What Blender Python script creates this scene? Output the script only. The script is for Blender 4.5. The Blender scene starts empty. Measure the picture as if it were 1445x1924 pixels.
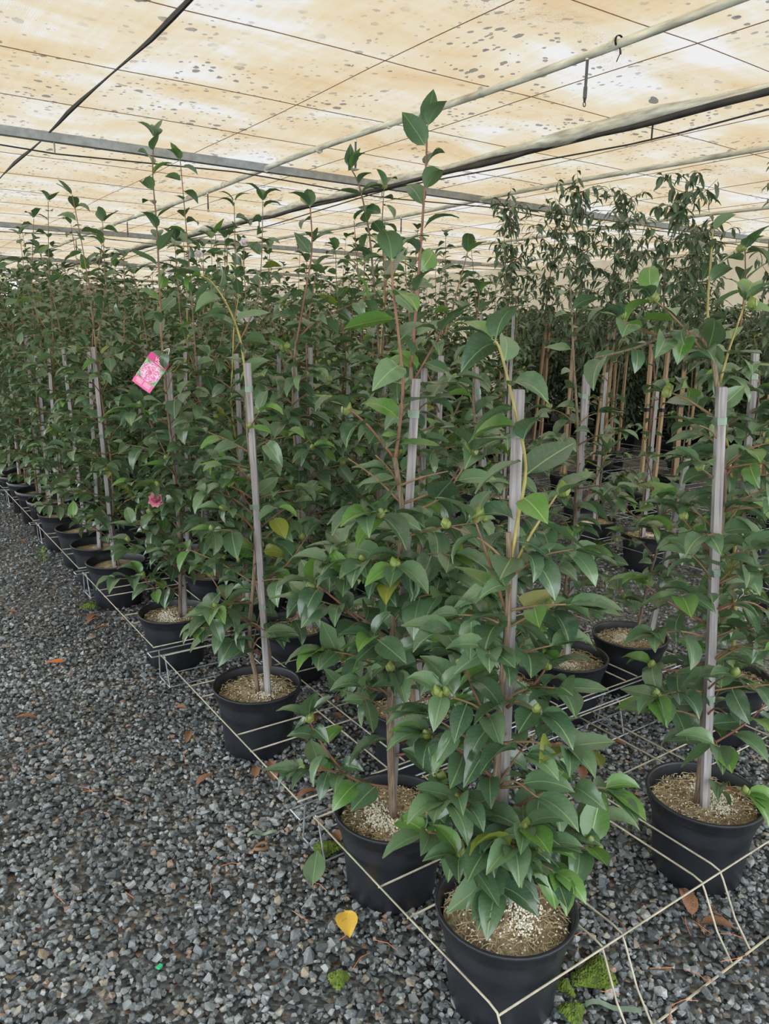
import bpy, bmesh, math, random
import numpy as np
from mathutils import Vector, Matrix

scene = bpy.context.scene
COL = scene.collection
rng = random.Random(7)
nrg = np.random.default_rng(11)

# ------------------------------------------------------------------ camera
W, H, F = 1445.0, 1924.0, 1440.0
CAM_H = 1.55
VPL, VPR = (-290.0, 605.0), (2880.0, 660.0)      # vanishing points of the bench rows and of the cross rods
def _d(p):
    return Vector((p[0] - W / 2, -(p[1] - H / 2), -F)).normalized()
aY = _d(VPL)
aX = _d(VPR); aX = (aX - aY * aX.dot(aY)).normalized()
aZ = aX.cross(aY)
RW = Matrix((aX, aY, aZ))                        # camera -> world rotation
cam_data = bpy.data.cameras.new('camera')
cam_data.sensor_fit = 'VERTICAL'; cam_data.sensor_height = 24.0
cam_data.lens = 24.0 * F / H
cam_data.clip_start = 0.05; cam_data.clip_end = 200
cam = bpy.data.objects.new('camera', cam_data); COL.objects.link(cam)
CP = Vector((0, 0, CAM_H))
cam.matrix_world = Matrix.Translation(CP) @ RW.to_4x4()
scene.camera = cam

# ------------------------------------------------------------------ world: bright overcast sky
world = bpy.data.worlds.new('overcast_sky'); scene.world = world; world.use_nodes = True
bg = world.node_tree.nodes['Background']
bg.inputs[0].default_value = (0.90, 0.96, 1.0, 1); bg.inputs[1].default_value = 3.2
vs = scene.view_settings
vs.view_transform = 'Standard'; vs.look = 'None'; vs.gamma = 1.0; vs.exposure = 0.12; vs.use_curve_mapping = False

# ------------------------------------------------------------------ pixel helpers
def ray(px, py):
    return RW @ Vector(((px - W / 2) / F, -(py - H / 2) / F, -1.0))
def atz(px, py, z):
    r = ray(px, py); return CP + r * ((z - CAM_H) / r.z)
VN = RW @ Vector((0, 0, -1)); VN.z = 0; VN.normalize()           # horizontal view direction
def atp(px, py, base, off=0.0):                                   # on the upright plane through base that faces the camera
    r = ray(px, py); s = ((base - CP).dot(VN) - off) / r.dot(VN); return CP + r * s
def depth(p):
    return -(RW.transposed() @ (Vector(p) - CP)).z
def project(p):
    v = RW.transposed() @ (Vector(p) - CP)
    return W / 2 + F * v.x / -v.z, H / 2 - F * v.y / -v.z

# ------------------------------------------------------------------ materials
def new_mat(name):
    m = bpy.data.materials.new(name); m.use_nodes = True
    nt = m.node_tree; b = nt.nodes['Principled BSDF']
    return m, nt, b
def N(nt, t, **kw):
    n = nt.nodes.new(t)
    for k, v in kw.items(): setattr(n, k, v)
    return n
def ramp(nt, stops, interp='LINEAR'):
    r = N(nt, 'ShaderNodeValToRGB'); cr = r.color_ramp; cr.interpolation = interp
    while len(cr.elements) < len(stops): cr.elements.new(0.5)
    for e, (p, c) in zip(cr.elements, stops):
        e.position = p; e.color = (*c, 1) if len(c) == 3 else c
    return r
def mix(nt, a, b, fac, mode='MIX'):
    m = N(nt, 'ShaderNodeMix', data_type='RGBA', blend_type=mode)
    for sock, v in ((m.inputs[0], fac), (m.inputs[6], a), (m.inputs[7], b)):
        if hasattr(v, 'is_linked') or hasattr(v, 'links'): nt.links.new(v, sock)
        elif isinstance(v, (int, float)): sock.default_value = v
        else: sock.default_value = (*v, 1)
    return m.outputs[2]
def math_node(nt, op, a, b=None, c=None, clamp=False):
    m = N(nt, 'ShaderNodeMath', operation=op); m.use_clamp = clamp
    for i, v in enumerate((a, b, c)):
        if v is None: continue
        if isinstance(v, (int, float)): m.inputs[i].default_value = v
        else: nt.links.new(v, m.inputs[i])
    return m.outputs[0]
def noise(nt, scale, detail=3, vec=None, rough=0.5):
    n = N(nt, 'ShaderNodeTexNoise'); n.inputs['Scale'].default_value = scale
    n.inputs['Detail'].default_value = detail; n.inputs['Roughness'].default_value = rough
    if vec is not None: nt.links.new(vec, n.inputs['Vector'])
    return n
def coords(nt, which='Object', scale=None):
    tc = N(nt, 'ShaderNodeTexCoord'); o = tc.outputs[which]
    if scale:
        mp = N(nt, 'ShaderNodeMapping'); mp.inputs['Scale'].default_value = scale
        nt.links.new(o, mp.inputs[0]); o = mp.outputs[0]
    return o
def bump(nt, b, h, strength=0.3, dist=0.002):
    n = N(nt, 'ShaderNodeBump'); n.inputs['Strength'].default_value = strength; n.inputs['Distance'].default_value = dist
    nt.links.new(h, n.inputs['Height']); nt.links.new(n.outputs[0], b.inputs['Normal'])

def plain(name, col, rough=0.5, metal=0.0, spec=0.5, var=0.15, scale=30, bumpy=0.0, stretch=None):
    m, nt, b = new_mat(name)
    n = noise(nt, scale, 4, coords(nt, 'Object', stretch))
    lo = tuple(c * (1 - var) for c in col); hi = tuple(min(1, c * (1 + var)) for c in col)
    r = ramp(nt, [(0.3, lo), (0.7, hi)]); nt.links.new(n.outputs[0], r.inputs[0])
    nt.links.new(r.outputs[0], b.inputs['Base Color'])
    b.inputs['Roughness'].default_value = rough; b.inputs['Metallic'].default_value = metal
    b.inputs['Specular IOR Level'].default_value = spec
    if bumpy: bump(nt, b, n.outputs[0], bumpy)
    return m

def leaf_material(name, dark, light, vein, attr=False, rough=0.26, spec=0.95, transl=0.16):
    m, nt, b = new_mat(name)
    if attr:
        a = N(nt, 'ShaderNodeAttribute', attribute_name='rnd'); rnd = a.outputs['Fac']
    else:
        oi = N(nt, 'ShaderNodeObjectInfo'); rnd = oi.outputs['Random']
    r = ramp(nt, [(0.0, dark), (0.6, tuple((d + l) / 2 for d, l in zip(dark, light))), (1.0, light)])
    nt.links.new(rnd, r.inputs[0])
    uv = N(nt, 'ShaderNodeUVMap'); sep = N(nt, 'ShaderNodeSeparateXYZ'); nt.links.new(uv.outputs[0], sep.inputs[0])
    u, v = sep.outputs[0], sep.outputs[1]
    av = math_node(nt, 'ABSOLUTE', math_node(nt, 'SUBTRACT', v, 0.5))
    mid = math_node(nt, 'SUBTRACT', 1.0, math_node(nt, 'DIVIDE', av, 0.032), clamp=True)
    # faint side veins that run obliquely from the midrib
    s = math_node(nt, 'SINE', math_node(nt, 'MULTIPLY', math_node(nt, 'SUBTRACT', u, math_node(nt, 'MULTIPLY', av, 0.45)), 58.0))
    side = math_node(nt, 'MULTIPLY', math_node(nt, 'GREATER_THAN', s, 0.94), 0.11)
    fac = math_node(nt, 'MAXIMUM', math_node(nt, 'MULTIPLY', mid, 0.9), side)
    blot = noise(nt, 9, 3, uv.outputs[0])
    c0 = mix(nt, r.outputs[0], (0.5, 0.55, 0.45), math_node(nt, 'MULTIPLY', math_node(nt, 'SUBTRACT', blot.outputs[0], 0.5), 0.25, clamp=True))
    c = mix(nt, c0, vein, fac)
    nt.links.new(c, b.inputs['Base Color'])
    b.inputs['Roughness'].default_value = rough; b.inputs['Specular IOR Level'].default_value = spec
    bump(nt, b, fac, 0.35, 0.0015)
    t = N(nt, 'ShaderNodeBsdfTranslucent'); nt.links.new(mix(nt, c, (0.30, 0.42, 0.04), 0.35), t.inputs[0])
    ms = N(nt, 'ShaderNodeMixShader'); ms.inputs[0].default_value = transl
    out = nt.nodes['Material Output']
    nt.links.new(b.outputs[0], ms.inputs[1]); nt.links.new(t.outputs[0], ms.inputs[2]); nt.links.new(ms.outputs[0], out.inputs[0])
    return m

M = {}
DK, LT, VE = (0.040, 0.090, 0.048), (0.125, 0.215, 0.105), (0.28, 0.40, 0.17)
M['leaf'] = leaf_material('camellia_leaf', DK, LT, VE)
M['leaf_many'] = leaf_material('camellia_foliage', DK, LT, VE, attr=True)
M['leaf_young'] = leaf_material('young_leaf', (0.07, 0.18, 0.035), (0.13, 0.27, 0.06), (0.34, 0.46, 0.15), transl=0.22)
M['leaf_olive'] = leaf_material('yellowing_leaf', (0.16, 0.21, 0.03), (0.30, 0.33, 0.05), (0.4, 0.42, 0.12), transl=0.22)
M['tree_leaf'] = leaf_material('narrow_tree_foliage', (0.045, 0.085, 0.055), (0.12, 0.20, 0.10), (0.2, 0.3, 0.15), attr=True, rough=0.38)
M['hedge_leaf'] = leaf_material('dense_shrub_foliage', (0.032, 0.070, 0.042), (0.085, 0.150, 0.08), (0.16, 0.24, 0.12), attr=True, rough=0.45)
M['bud'] = plain('green_bud', (0.15, 0.20, 0.04), 0.4, var=0.25, scale=60)
M['bud_scale'] = plain('bud_scale', (0.23, 0.27, 0.08), 0.45, var=0.2, scale=60)
M['bark'] = plain('grey_brown_bark', (0.185, 0.135, 0.09), 0.85, var=0.55, scale=60, bumpy=0.9, stretch=(5, 5, 0.35))
M['twig_red'] = plain('red_brown_twig', (0.20, 0.088, 0.05), 0.55, var=0.3, scale=25)
M['twig_brown'] = plain('brown_twig', (0.20, 0.12, 0.06), 0.65, var=0.3, scale=25)
M['twig_green'] = plain('yellow_green_shoot', (0.30, 0.25, 0.07), 0.5, var=0.25, scale=25)
M['pot'] = plain('black_plastic', (0.017, 0.019, 0.024), 0.38, var=0.35, scale=14, spec=0.5)
M['stake'] = plain('weathered_grey_wood', (0.30, 0.275, 0.27), 0.85, var=0.38, scale=26, bumpy=0.5, stretch=(6, 6, 0.25))
M['stake_tan'] = plain('tan_wood', (0.36, 0.25, 0.15), 0.8, var=0.35, scale=26, bumpy=0.4, stretch=(6, 6, 0.25))
M['tape'] = plain('green_tie_tape', (0.22, 0.29, 0.22), 0.35, var=0.15, scale=30)
M['tape_black'] = plain('black_tie', (0.012, 0.012, 0.014), 0.5)
M['soil'] = None
M['perlite'] = plain('perlite', (0.80, 0.75, 0.62), 0.8, var=0.2, scale=80)
M['fibre'] = plain('coir_fibre', (0.50, 0.40, 0.24), 0.85, var=0.4, scale=40)
M['rod'] = plain('cream_coated_wire', (0.40, 0.36, 0.27), 0.45, var=0.3, scale=22)
M['zinc'] = plain('galvanised_wire', (0.42, 0.44, 0.46), 0.35, metal=0.5, var=0.25, scale=40)
M['steel'] = plain('galvanised_beam', (0.36, 0.38, 0.39), 0.55, metal=0.15, var=0.2, scale=18)
M['pvc'] = plain('dirty_white_pipe', (0.74, 0.69, 0.58), 0.55, var=0.45, scale=5, stretch=(6, 1, 6))
M['dark_pipe'] = plain('dark_pipe', (0.05, 0.045, 0.04), 0.6, var=0.4, scale=8)
M['grey_plastic'] = plain('grey_plastic', (0.10, 0.105, 0.11), 0.5, var=0.1)
M['moss'] = plain('moss', (0.10, 0.15, 0.018), 0.9, var=0.45, scale=60)
M['dead_leaf'] = plain('brown_leaf_litter', (0.20, 0.095, 0.05), 0.75, var=0.45, scale=25)
M['yellow_leaf'] = plain('yellow_leaf', (0.78, 0.50, 0.08), 0.55, var=0.12, scale=30)
M['orange_leaf'] = plain('orange_leaf', (0.55, 0.17, 0.05), 0.6, var=0.3, scale=30)
M['pink'] = plain('pink_petal', (0.86, 0.33, 0.42), 0.55, var=0.3, scale=50)
M['white_petal'] = plain('white_petal', (0.82, 0.76, 0.76), 0.55, var=0.1, scale=50)
M['dead_petal'] = plain('withered_petal', (0.085, 0.028, 0.022), 0.8, var=0.4, scale=50)
M['yellow'] = plain('yellow_stamen', (0.7, 0.5, 0.08), 0.6)
M['green_plastic'] = plain('green_plastic', (0.03, 0.5, 0.2), 0.4)

def soil_mat():
    m, nt, b = new_mat('potting_soil')
    n = noise(nt, 45, 6, coords(nt), 0.7); n2 = noise(nt, 7, 3, coords(nt))
    r = ramp(nt, [(0.28, (0.06, 0.04, 0.026)), (0.47, (0.32, 0.24, 0.145)), (0.70, (0.52, 0.43, 0.29))])
    nt.links.new(n.outputs[0], r.inputs[0])
    c = mix(nt, r.outputs[0], (0.07, 0.045, 0.03), math_node(nt, 'MULTIPLY', math_node(nt, 'SUBTRACT', n2.outputs[0], 0.55, clamp=True), 5, clamp=True))
    nt.links.new(c, b.inputs['Base Color']); b.inputs['Roughness'].default_value = 0.95
    bump(nt, b, n.outputs[0], 0.8, 0.006)
    return m
M['soil'] = soil_mat()

def ground_mat():
    m, nt, b = new_mat('fine_gravel')
    co = coords(nt)
    v = N(nt, 'ShaderNodeTexVoronoi'); v.inputs['Scale'].default_value = 62; nt.links.new(co, v.inputs['Vector'])
    sp = N(nt, 'ShaderNodeSeparateColor'); nt.links.new(v.outputs['Color'], sp.inputs[0])
    r = ramp(nt, [(0.0, (0.035, 0.038, 0.04)), (0.45, (0.10, 0.108, 0.11)), (0.88, (0.19, 0.195, 0.195)), (0.95, (0.26, 0.20, 0.14)), (1.0, (0.24, 0.14, 0.10))])
    nt.links.new(sp.outputs[0], r.inputs[0])
    nt.links.new(r.outputs[0], b.inputs['Base Color'])
    b.inputs['Roughness'].default_value = 0.65
    bump(nt, b, math_node(nt, 'SUBTRACT', 1.0, v.outputs['Distance']), 0.9, 0.012)
    return m
def stone_mat(name, attr):
    m, nt, b = new_mat(name)
    if attr: rnd = N(nt, 'ShaderNodeAttribute', attribute_name='rnd').outputs['Fac']
    else: rnd = N(nt, 'ShaderNodeObjectInfo').outputs['Random']
    r = ramp(nt, [(0.0, (0.062, 0.072, 0.076)), (0.35, (0.135, 0.152, 0.158)), (0.72, (0.24, 0.26, 0.268)), (0.90, (0.36, 0.38, 0.39)),
                  (0.945, (0.34, 0.30, 0.235)), (0.98, (0.22, 0.18, 0.135)), (1.0, (0.34, 0.215, 0.165))])
    nt.links.new(rnd, r.inputs[0])
    n = noise(nt, 180, 4, coords(nt, 'Object'))
    f = ramp(nt, [(0.3, (0.6, 0.6, 0.6)), (0.7, (1.25, 1.25, 1.25))]); nt.links.new(n.outputs[0], f.inputs[0])
    # a broad drift of dustier and wetter gravel
    co = coords(nt, 'Object'); big = noise(nt, 1.6, 3, co)
    g = ramp(nt, [(0.35, (0.78, 0.78, 0.78)), (0.65, (1.15, 1.15, 1.15))]); nt.links.new(big.outputs[0], g.inputs[0])
    c = mix(nt, mix(nt, r.outputs[0], f.outputs[0], 0.8, 'MULTIPLY'), g.outputs[0], 1.0 if attr else 0.0, 'MULTIPLY')
    nt.links.new(c, b.inputs['Base Color']); b.inputs['Roughness'].default_value = 0.5
    b.inputs['Specular IOR Level'].default_value = 0.35
    return m
M['ground'] = ground_mat(); M['stone'] = stone_mat('crushed_stone', False); M['stones'] = stone_mat('crushed_stone_bulk', True)

def cloth_mat(name, wall=False):
    m, nt, b = new_mat(name)
    geo = N(nt, 'ShaderNodeNewGeometry'); pos = geo.outputs['Position']
    def mapped(sc):
        mp = N(nt, 'ShaderNodeMapping'); mp.inputs['Scale'].default_value = sc; nt.links.new(pos, mp.inputs[0]); return mp.outputs[0]
    n1 = noise(nt, 1.0, 4, mapped((0.9, 1.9, 1)), 0.55)
    n2 = noise(nt, 1.0, 3, mapped((22, 2.2, 3)), 0.6)
    base = math_node(nt, 'ADD', math_node(nt, 'MULTIPLY', n1.outputs[0], 0.85), math_node(nt, 'MULTIPLY', n2.outputs[0], 0.15))
    if wall:
        r = ramp(nt, [(0.3, (0.30, 0.25, 0.17)), (0.7, (0.35, 0.31, 0.235))])
    else:
        r = ramp(nt, [(0.36, (0.305, 0.222, 0.130)), (0.46, (0.325, 0.265, 0.182)), (0.54, (0.335, 0.295, 0.232)), (0.63, (0.355, 0.342, 0.34))])
    nt.links.new(base, r.inputs[0]); c = r.outputs[0]
    weave = N(nt, 'ShaderNodeTexWave'); weave.inputs['Scale'].default_value = 26; weave.inputs['Distortion'].default_value = 1.5
    nt.links.new(mapped((1, 0.02, 1)), weave.inputs['Vector'])
    c = mix(nt, c, (0.32, 0.25, 0.17), math_node(nt, 'MULTIPLY', weave.outputs['Fac'], 0.28))
    if not wall:
        # mould spots, gathered in drifts, and larger torn smudges
        clus = noise(nt, 1.3, 2, pos)
        cl = ramp(nt, [(0.40, (0, 0, 0)), (0.56, (1, 1, 1))]); nt.links.new(clus.outputs[0], cl.inputs[0])
        for sc, th, st, cw in ((21, 0.24, 0.75, 1.0), (11, 0.22, 0.8, 0.9), (2.2, 0.07, 0.9, 0.0)):
            v = N(nt, 'ShaderNodeTexVoronoi'); v.inputs['Scale'].default_value = sc
            wob = noise(nt, sc * 3, 3, pos)
            add = N(nt, 'ShaderNodeVectorMath', operation='ADD'); nt.links.new(pos, add.inputs[0])
            scl = N(nt, 'ShaderNodeVectorMath', operation='SCALE'); nt.links.new(wob.outputs['Color'], scl.inputs[0]); scl.inputs['Scale'].default_value = 0.35 / sc
            nt.links.new(scl.outputs[0], add.inputs[1]); nt.links.new(add.outputs[0], v.inputs['Vector'])
            sp = N(nt, 'ShaderNodeSeparateColor'); nt.links.new(v.outputs['Color'], sp.inputs[0])
            rad = math_node(nt, 'MULTIPLY', sp.outputs[0], th * 1.6)
            keep = math_node(nt, 'GREATER_THAN', sp.outputs[1], 0.38 if cw else 0.55)
            spot = math_node(nt, 'MULTIPLY', math_node(nt, 'LESS_THAN', v.outputs['Distance'], rad), keep)
            if cw: spot = math_node(nt, 'MULTIPLY', spot, cl.outputs[0])
            c = mix(nt, c, (0.075, 0.07, 0.068), math_node(nt, 'MULTIPLY', spot, st))
        # grime gathered as fine speckle
        g = noise(nt, 120, 2, pos); g2 = noise(nt, 0.9, 2, mapped((0.5, 1.6, 1)))
        gm = math_node(nt, 'MULTIPLY', math_node(nt, 'GREATER_THAN', g.outputs[0], 0.60), math_node(nt, 'MULTIPLY', math_node(nt, 'SUBTRACT', g2.outputs[0], 0.58, clamp=True), 5.0, clamp=True))
        c = mix(nt, c, (0.11, 0.10, 0.09), gm)
    t = N(nt, 'ShaderNodeBsdfTranslucent'); nt.links.new(c, t.inputs[0])
    d = N(nt, 'ShaderNodeBsdfDiffuse'); nt.links.new(c, d.inputs[0])
    ms = N(nt, 'ShaderNodeMixShader'); ms.inputs[0].default_value = 0.55 if wall else 0.22
    nt.links.new(t.outputs[0], ms.inputs[1]); nt.links.new(d.outputs[0], ms.inputs[2])
    nt.links.new(ms.outputs[0], nt.nodes['Material Output'].inputs[0])
    return m
M['cloth'] = cloth_mat('shade_cloth'); M['wall_cloth'] = cloth_mat('shade_cloth_wall', True)
M['seam'] = plain('brown_stitching', (0.30, 0.17, 0.09), 0.8, var=0.3)

# ------------------------------------------------------------------ mesh helpers
def link(name, mesh, parent=None, loc=None):
    o = bpy.data.objects.new(name, mesh)
    if parent is not None: o.parent = parent
    if loc is not None: o.location = loc
    COL.objects.link(o)
    return o
def tag(o, label=None, cat=None, group=None, kind=None):
    if label: o['label'] = label
    if cat: o['category'] = cat
    if group: o['group'] = group
    if kind: o['kind'] = kind
    return o
def mesh_np(name, verts, faces, mat, smooth=True, uv=None, rnd=None):
    """verts (n,3); faces (m,k) all of one size"""
    verts = np.asarray(verts, np.float32); faces = np.asarray(faces, np.int32)
    me = bpy.data.meshes.new(name); n, (m, k) = len(verts), faces.shape
    me.vertices.add(n); me.vertices.foreach_set('co', verts.ravel())
    me.loops.add(m * k); me.loops.foreach_set('vertex_index', faces.ravel())
    me.polygons.add(m); me.polygons.foreach_set('loop_start', np.arange(0, m * k, k, dtype=np.int32))
    me.polygons.foreach_set('loop_total', np.full(m, k, np.int32))
    me.polygons.foreach_set('use_smooth', np.full(m, smooth, bool))
    if uv is not None:
        l = me.uv_layers.new(name='UVMap'); l.data.foreach_set('uv', np.asarray(uv, np.float32)[faces.ravel()].ravel())
    if rnd is not None:
        a = me.attributes.new('rnd', 'FLOAT', 'POINT'); a.data.foreach_set('value', np.asarray(rnd, np.float32))
    me.update(calc_edges=True)
    if mat: me.materials.append(mat)
    return me
class MB:
    def __init__(s): s.v = []; s.f = []
    def box(s, c, d, rot=None):
        b = len(s.v); hx, hy, hz = d[0] / 2, d[1] / 2, d[2] / 2
        for z in (-hz, hz):
            for x, y in ((-hx, -hy), (hx, -hy), (hx, hy), (-hx, hy)):
                p = Vector((x, y, z))
                if rot is not None: p = rot @ p
                s.v.append(tuple(p + Vector(c)))
        s.f += [tuple(b + i for i in q) for q in ((3, 2, 1, 0), (4, 5, 6, 7), (0, 1, 5, 4), (1, 2, 6, 5), (2, 3, 7, 6), (3, 0, 4, 7))]
        return s
    def tube(s, pts, rad, n=6, cap=True):
        pts = [Vector(p) for p in pts]; b = len(s.v)
        rads = rad if isinstance(rad, (list, tuple)) else [rad] * len(pts)
        t0 = (pts[1] - pts[0]).normalized()
        ref = Vector((0, 0, 1)) if abs(t0.z) < 0.9 else Vector((1, 0, 0))
        a = t0.cross(ref).normalized()
        for i, p in enumerate(pts):
            t = (pts[min(i + 1, len(pts) - 1)] - pts[max(i - 1, 0)]).normalized()
            a = (a - t * a.dot(t)).normalized(); c = t.cross(a)
            for k in range(n):
                an = 2 * math.pi * k / n
                s.v.append(tuple(p + (a * math.cos(an) + c * math.sin(an)) * rads[i]))
        for i in range(len(pts) - 1):
            for k in range(n):
                k2 = (k + 1) % n
                s.f.append((b + i * n + k, b + i * n + k2, b + (i + 1) * n + k2, b + (i + 1) * n + k))
        if cap:
            s.f.append(tuple(b + k for k in reversed(range(n)))); e = b + (len(pts) - 1) * n
            s.f.append(tuple(e + k for k in range(n)))
        return s
    def lathe(s, prof, n=32):
        b = len(s.v)
        for r, z in prof:
            for k in range(n):
                a = 2 * math.pi * k / n; s.v.append((r * math.cos(a), r * math.sin(a), z))
        for i in range(len(prof) - 1):
            for k in range(n):
                k2 = (k + 1) % n
                s.f.append((b + i * n + k, b + i * n + k2, b + (i + 1) * n + k2, b + (i + 1) * n + k))
        return s
    def mesh(s, name, mat, smooth=False):
        me = bpy.data.meshes.new(name); me.from_pydata(s.v, [], s.f)
        if smooth: me.polygons.foreach_set('use_smooth', [True] * len(me.polygons))
        me.update()
        if mat: me.materials.append(mat)
        return me
    def build(s, name, mat, parent=None, loc=None, smooth=False):
        return link(name, s.mesh(name, mat, smooth), parent, loc)
def smooth_path(pts, sub=4):
    pts = [Vector(p) for p in pts]
    if len(pts) < 3: return [pts[0].lerp(pts[-1], i / sub) for i in range(sub + 1)]
    out = []
    for i in range(len(pts) - 1):
        p0, p1, p2, p3 = pts[max(i - 1, 0)], pts[i], pts[i + 1], pts[min(i + 2, len(pts) - 1)]
        for k in range(sub):
            t = k / sub
            out.append(0.5 * ((2 * p1) + (p2 - p0) * t + (2 * p0 - 5 * p1 + 4 * p2 - p3) * t * t + (3 * p1 - p0 - 3 * p2 + p3) * t ** 3))
    out.append(pts[-1]); return out

# ------------------------------------------------------------------ the setting
gb = MB(); gb.v = [(-14, -8, -0.012), (14, -8, -0.012), (14, 45, -0.012), (-14, 45, -0.012)]; gb.f = [(0, 1, 2, 3)]
floor = gb.build('floor', M['ground']); tag(floor, kind='structure', label='dark grey crushed stone ground under the shade house')

CEIL = 3.0
XB = [-2.6, -1.7, -0.8, 0.35, 1.45, 2.62, 3.72, 4.52, 5.25, 6.25, 7.35, 8.45, 9.55, 10.65, 11.7, 12.7]
YB = [-1.4, -0.4, 0.65, 1.65, 2.70, 3.86, 4.92, 5.86, 6.75, 7.75, 8.75, 9.8, 10.8, 11.85, 12.85, 14.1, 15.4, 16.9, 18.9, 21.5, 25.0, 30.0]
def cloth_verts(x0, x1, y0, y1, nx, ny, amp, ph):
    vs_, fs = [], []
    for j in range(ny + 1):
        for i in range(nx + 1):
            u, v = i / nx, j / ny
            z = CEIL + amp * math.sin(math.pi * u) * math.sin(math.pi * v) * (1 + 0.4 * math.sin(5 * u + ph)) + 0.006 * math.sin(9 * v + ph)* math.sin(math.pi * u)* math.sin(math.pi * v)
            vs_.append((x0 + (x1 - x0) * u, y0 + (y1 - y0) * v, z))
    for j in range(ny):
        for i in range(nx):
            a = j * (nx + 1) + i; fs.append((a, a + 1, a + nx + 2, a + nx + 1))
    return vs_, fs
near, far_v, far_f = [], [], []
for i in range(len(XB) - 1):
    for j in range(len(YB) - 1):
        p = cloth_verts(XB[i], XB[i + 1], YB[j], YB[j + 1], 6, 6, rng.uniform(0.02, 0.06), rng.uniform(0, 6))
        seen = XB[i] >= -0.9 and YB[j] >= 1.6 and YB[j] < 14 and XB[i] < 12
        if seen: near.append(p)
        else:
            b = len(far_v); far_v += p[0]; far_f += [tuple(b + q for q in f) for f in p[1]]
ceiling = link('ceiling', mesh_np('ceiling', far_v, far_f, M['cloth'])); tag(ceiling, 'stained cream shade cloth stretched over the whole nursery', kind='structure')
for v_, f_ in near: link('cloth_panel', mesh_np('cloth_panel', v_, f_, M['cloth']), ceiling)
for y in YB[2:19]:                                                # stitched seams across the rows
    pts = [(XB[2] + (12.7 - XB[2]) * k / 30, y + 0.012 * math.sin(k * 1.7), CEIL - 0.004) for k in range(31)]
    MB().tube(pts, 0.0026, 4).build('seam', M['seam'], ceiling)
for x in XB[3:14]:
    if abs(x - 4.52) < .01 or abs(x - 1.45) < .01: continue
    pts = [(x + 0.010 * math.sin(k * 1.3), 1.6 + k * 0.6, CEIL - 0.004) for k in range(40)]
    MB().tube(pts, 0.0026, 4).build('seam', M['seam'], ceiling)
# torn dark cloth join
pts = [(1.45 + 0.012 * math.sin(k * 0.9) + rng.uniform(-.004, .004), 1.5 + k * 0.35, CEIL - 0.012) for k in range(78)]
MB().tube(pts, [0.010 + 0.005 * math.sin(k * 1.1) for k in range(78)], 6).build('dark_join', M['dark_pipe'], ceiling)

wr = MB(); wr.v = []; wr.f = []
def cloth_wall(name, p0, p1, label):
    v_, f_ = [], []
    n = 60
    for i in range(n + 1):
        p = Vector(p0).lerp(Vector(p1), i / n); nn = (Vector(p1) - Vector(p0)).cross(Vector((0, 0, 1))).normalized()
        q = p + nn * 0.03 * math.sin(i * 1.9)
        v_ += [(q.x, q.y, 0), (q.x, q.y, CEIL + 0.05)]
    for i in range(n): f_.append((2 * i, 2 * i + 2, 2 * i + 3, 2 * i + 1))
    o = link(name, mesh_np(name, v_, f_, M['wall_cloth'])); tag(o, label, kind='structure')
cloth_wall('wall_right', (12.7, -6, 0), (12.7, 30, 0), 'tan shade cloth side wall of the nursery')
cloth_wall('wall_back', (5.2, 30, 0), (12.7, 30, 0), 'tan shade cloth end wall of the nursery')

# roof beams, their tie rods, and pipes
for k, y in enumerate((0.65, 6.75, 12.85, 18.9, 25.0)):
    e = bpy.data.objects.new('roof_beam', None); COL.objects.link(e); e.location = (0, y, CEIL)
    lab = {1: 'galvanised square roof beam right above the tall camellias', 2: 'galvanised roof beam above the far rows of plants'}.get(k, 'galvanised roof beam under the far end of the cloth')
    tag(e, lab, 'beam', 'roof beams')
    MB().box((5.05, 0, -0.04), (15.2, 0.065, 0.065)).build('tube', M['steel'], e)
    for x in (-1.6, 1.49, 4.55, 7.6, 10.7):
        MB().tube([(x, 0, -0.07), (x, 0, -0.155)], 0.006, 6).build('strut', M['steel'], e)
    ptz = []
    for q in range(-6, 43):
        x = q * 0.3; d = min(abs(x - s) for s in (-1.6, 1.49, 4.55, 7.6, 10.7))
        ptz.append((x, 0, -0.155 + 0.05 * min(1, d / 1.5)))
    MB().tube(ptz, 0.006, 6).build('tie_rod', M['dark_pipe'], e)
def sag_line(x, y0, y1, z, n=40, w=0.01):
    return [(x + w * math.sin(i * 0.8), y0 + (y1 - y0) * i / n, z + 0.012 * math.sin(i * 0.55)) for i in range(n + 1)]
pipe_lab = {3.27: 'long dirty white irrigation pipe carrying droppers over the near plants', 5.82: 'dirty white irrigation pipe over the tree crowns',
            8.55: 'dirty white irrigation pipe over the bare wire racks', 11.2: 'dirty white irrigation pipe beside the tan cloth wall', 0.4: 'dirty white irrigation pipe over the gravel path'}
for x in (3.27, 5.82, 8.55, 11.2):
    e = bpy.data.objects.new('irrigation_pipe', None); COL.objects.link(e); e.location = (x, 0, 0)
    tag(e, pipe_lab[x], 'pipe', 'irrigation pipes')
    MB().tube([(p[0] - x, p[1], p[2]) for p in sag_line(x, -1.3, 29.5, 2.945, 60)], 0.021, 10).build('pipe', M['pvc'], e, smooth=True)
    for y in np.arange(0.9, 26, 0.97):
        MB().tube([(0, y - 0.012, 2.945), (0, y + 0.012, 2.945)], 0.0255, 10).build('collar', M['pvc'], e)
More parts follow.
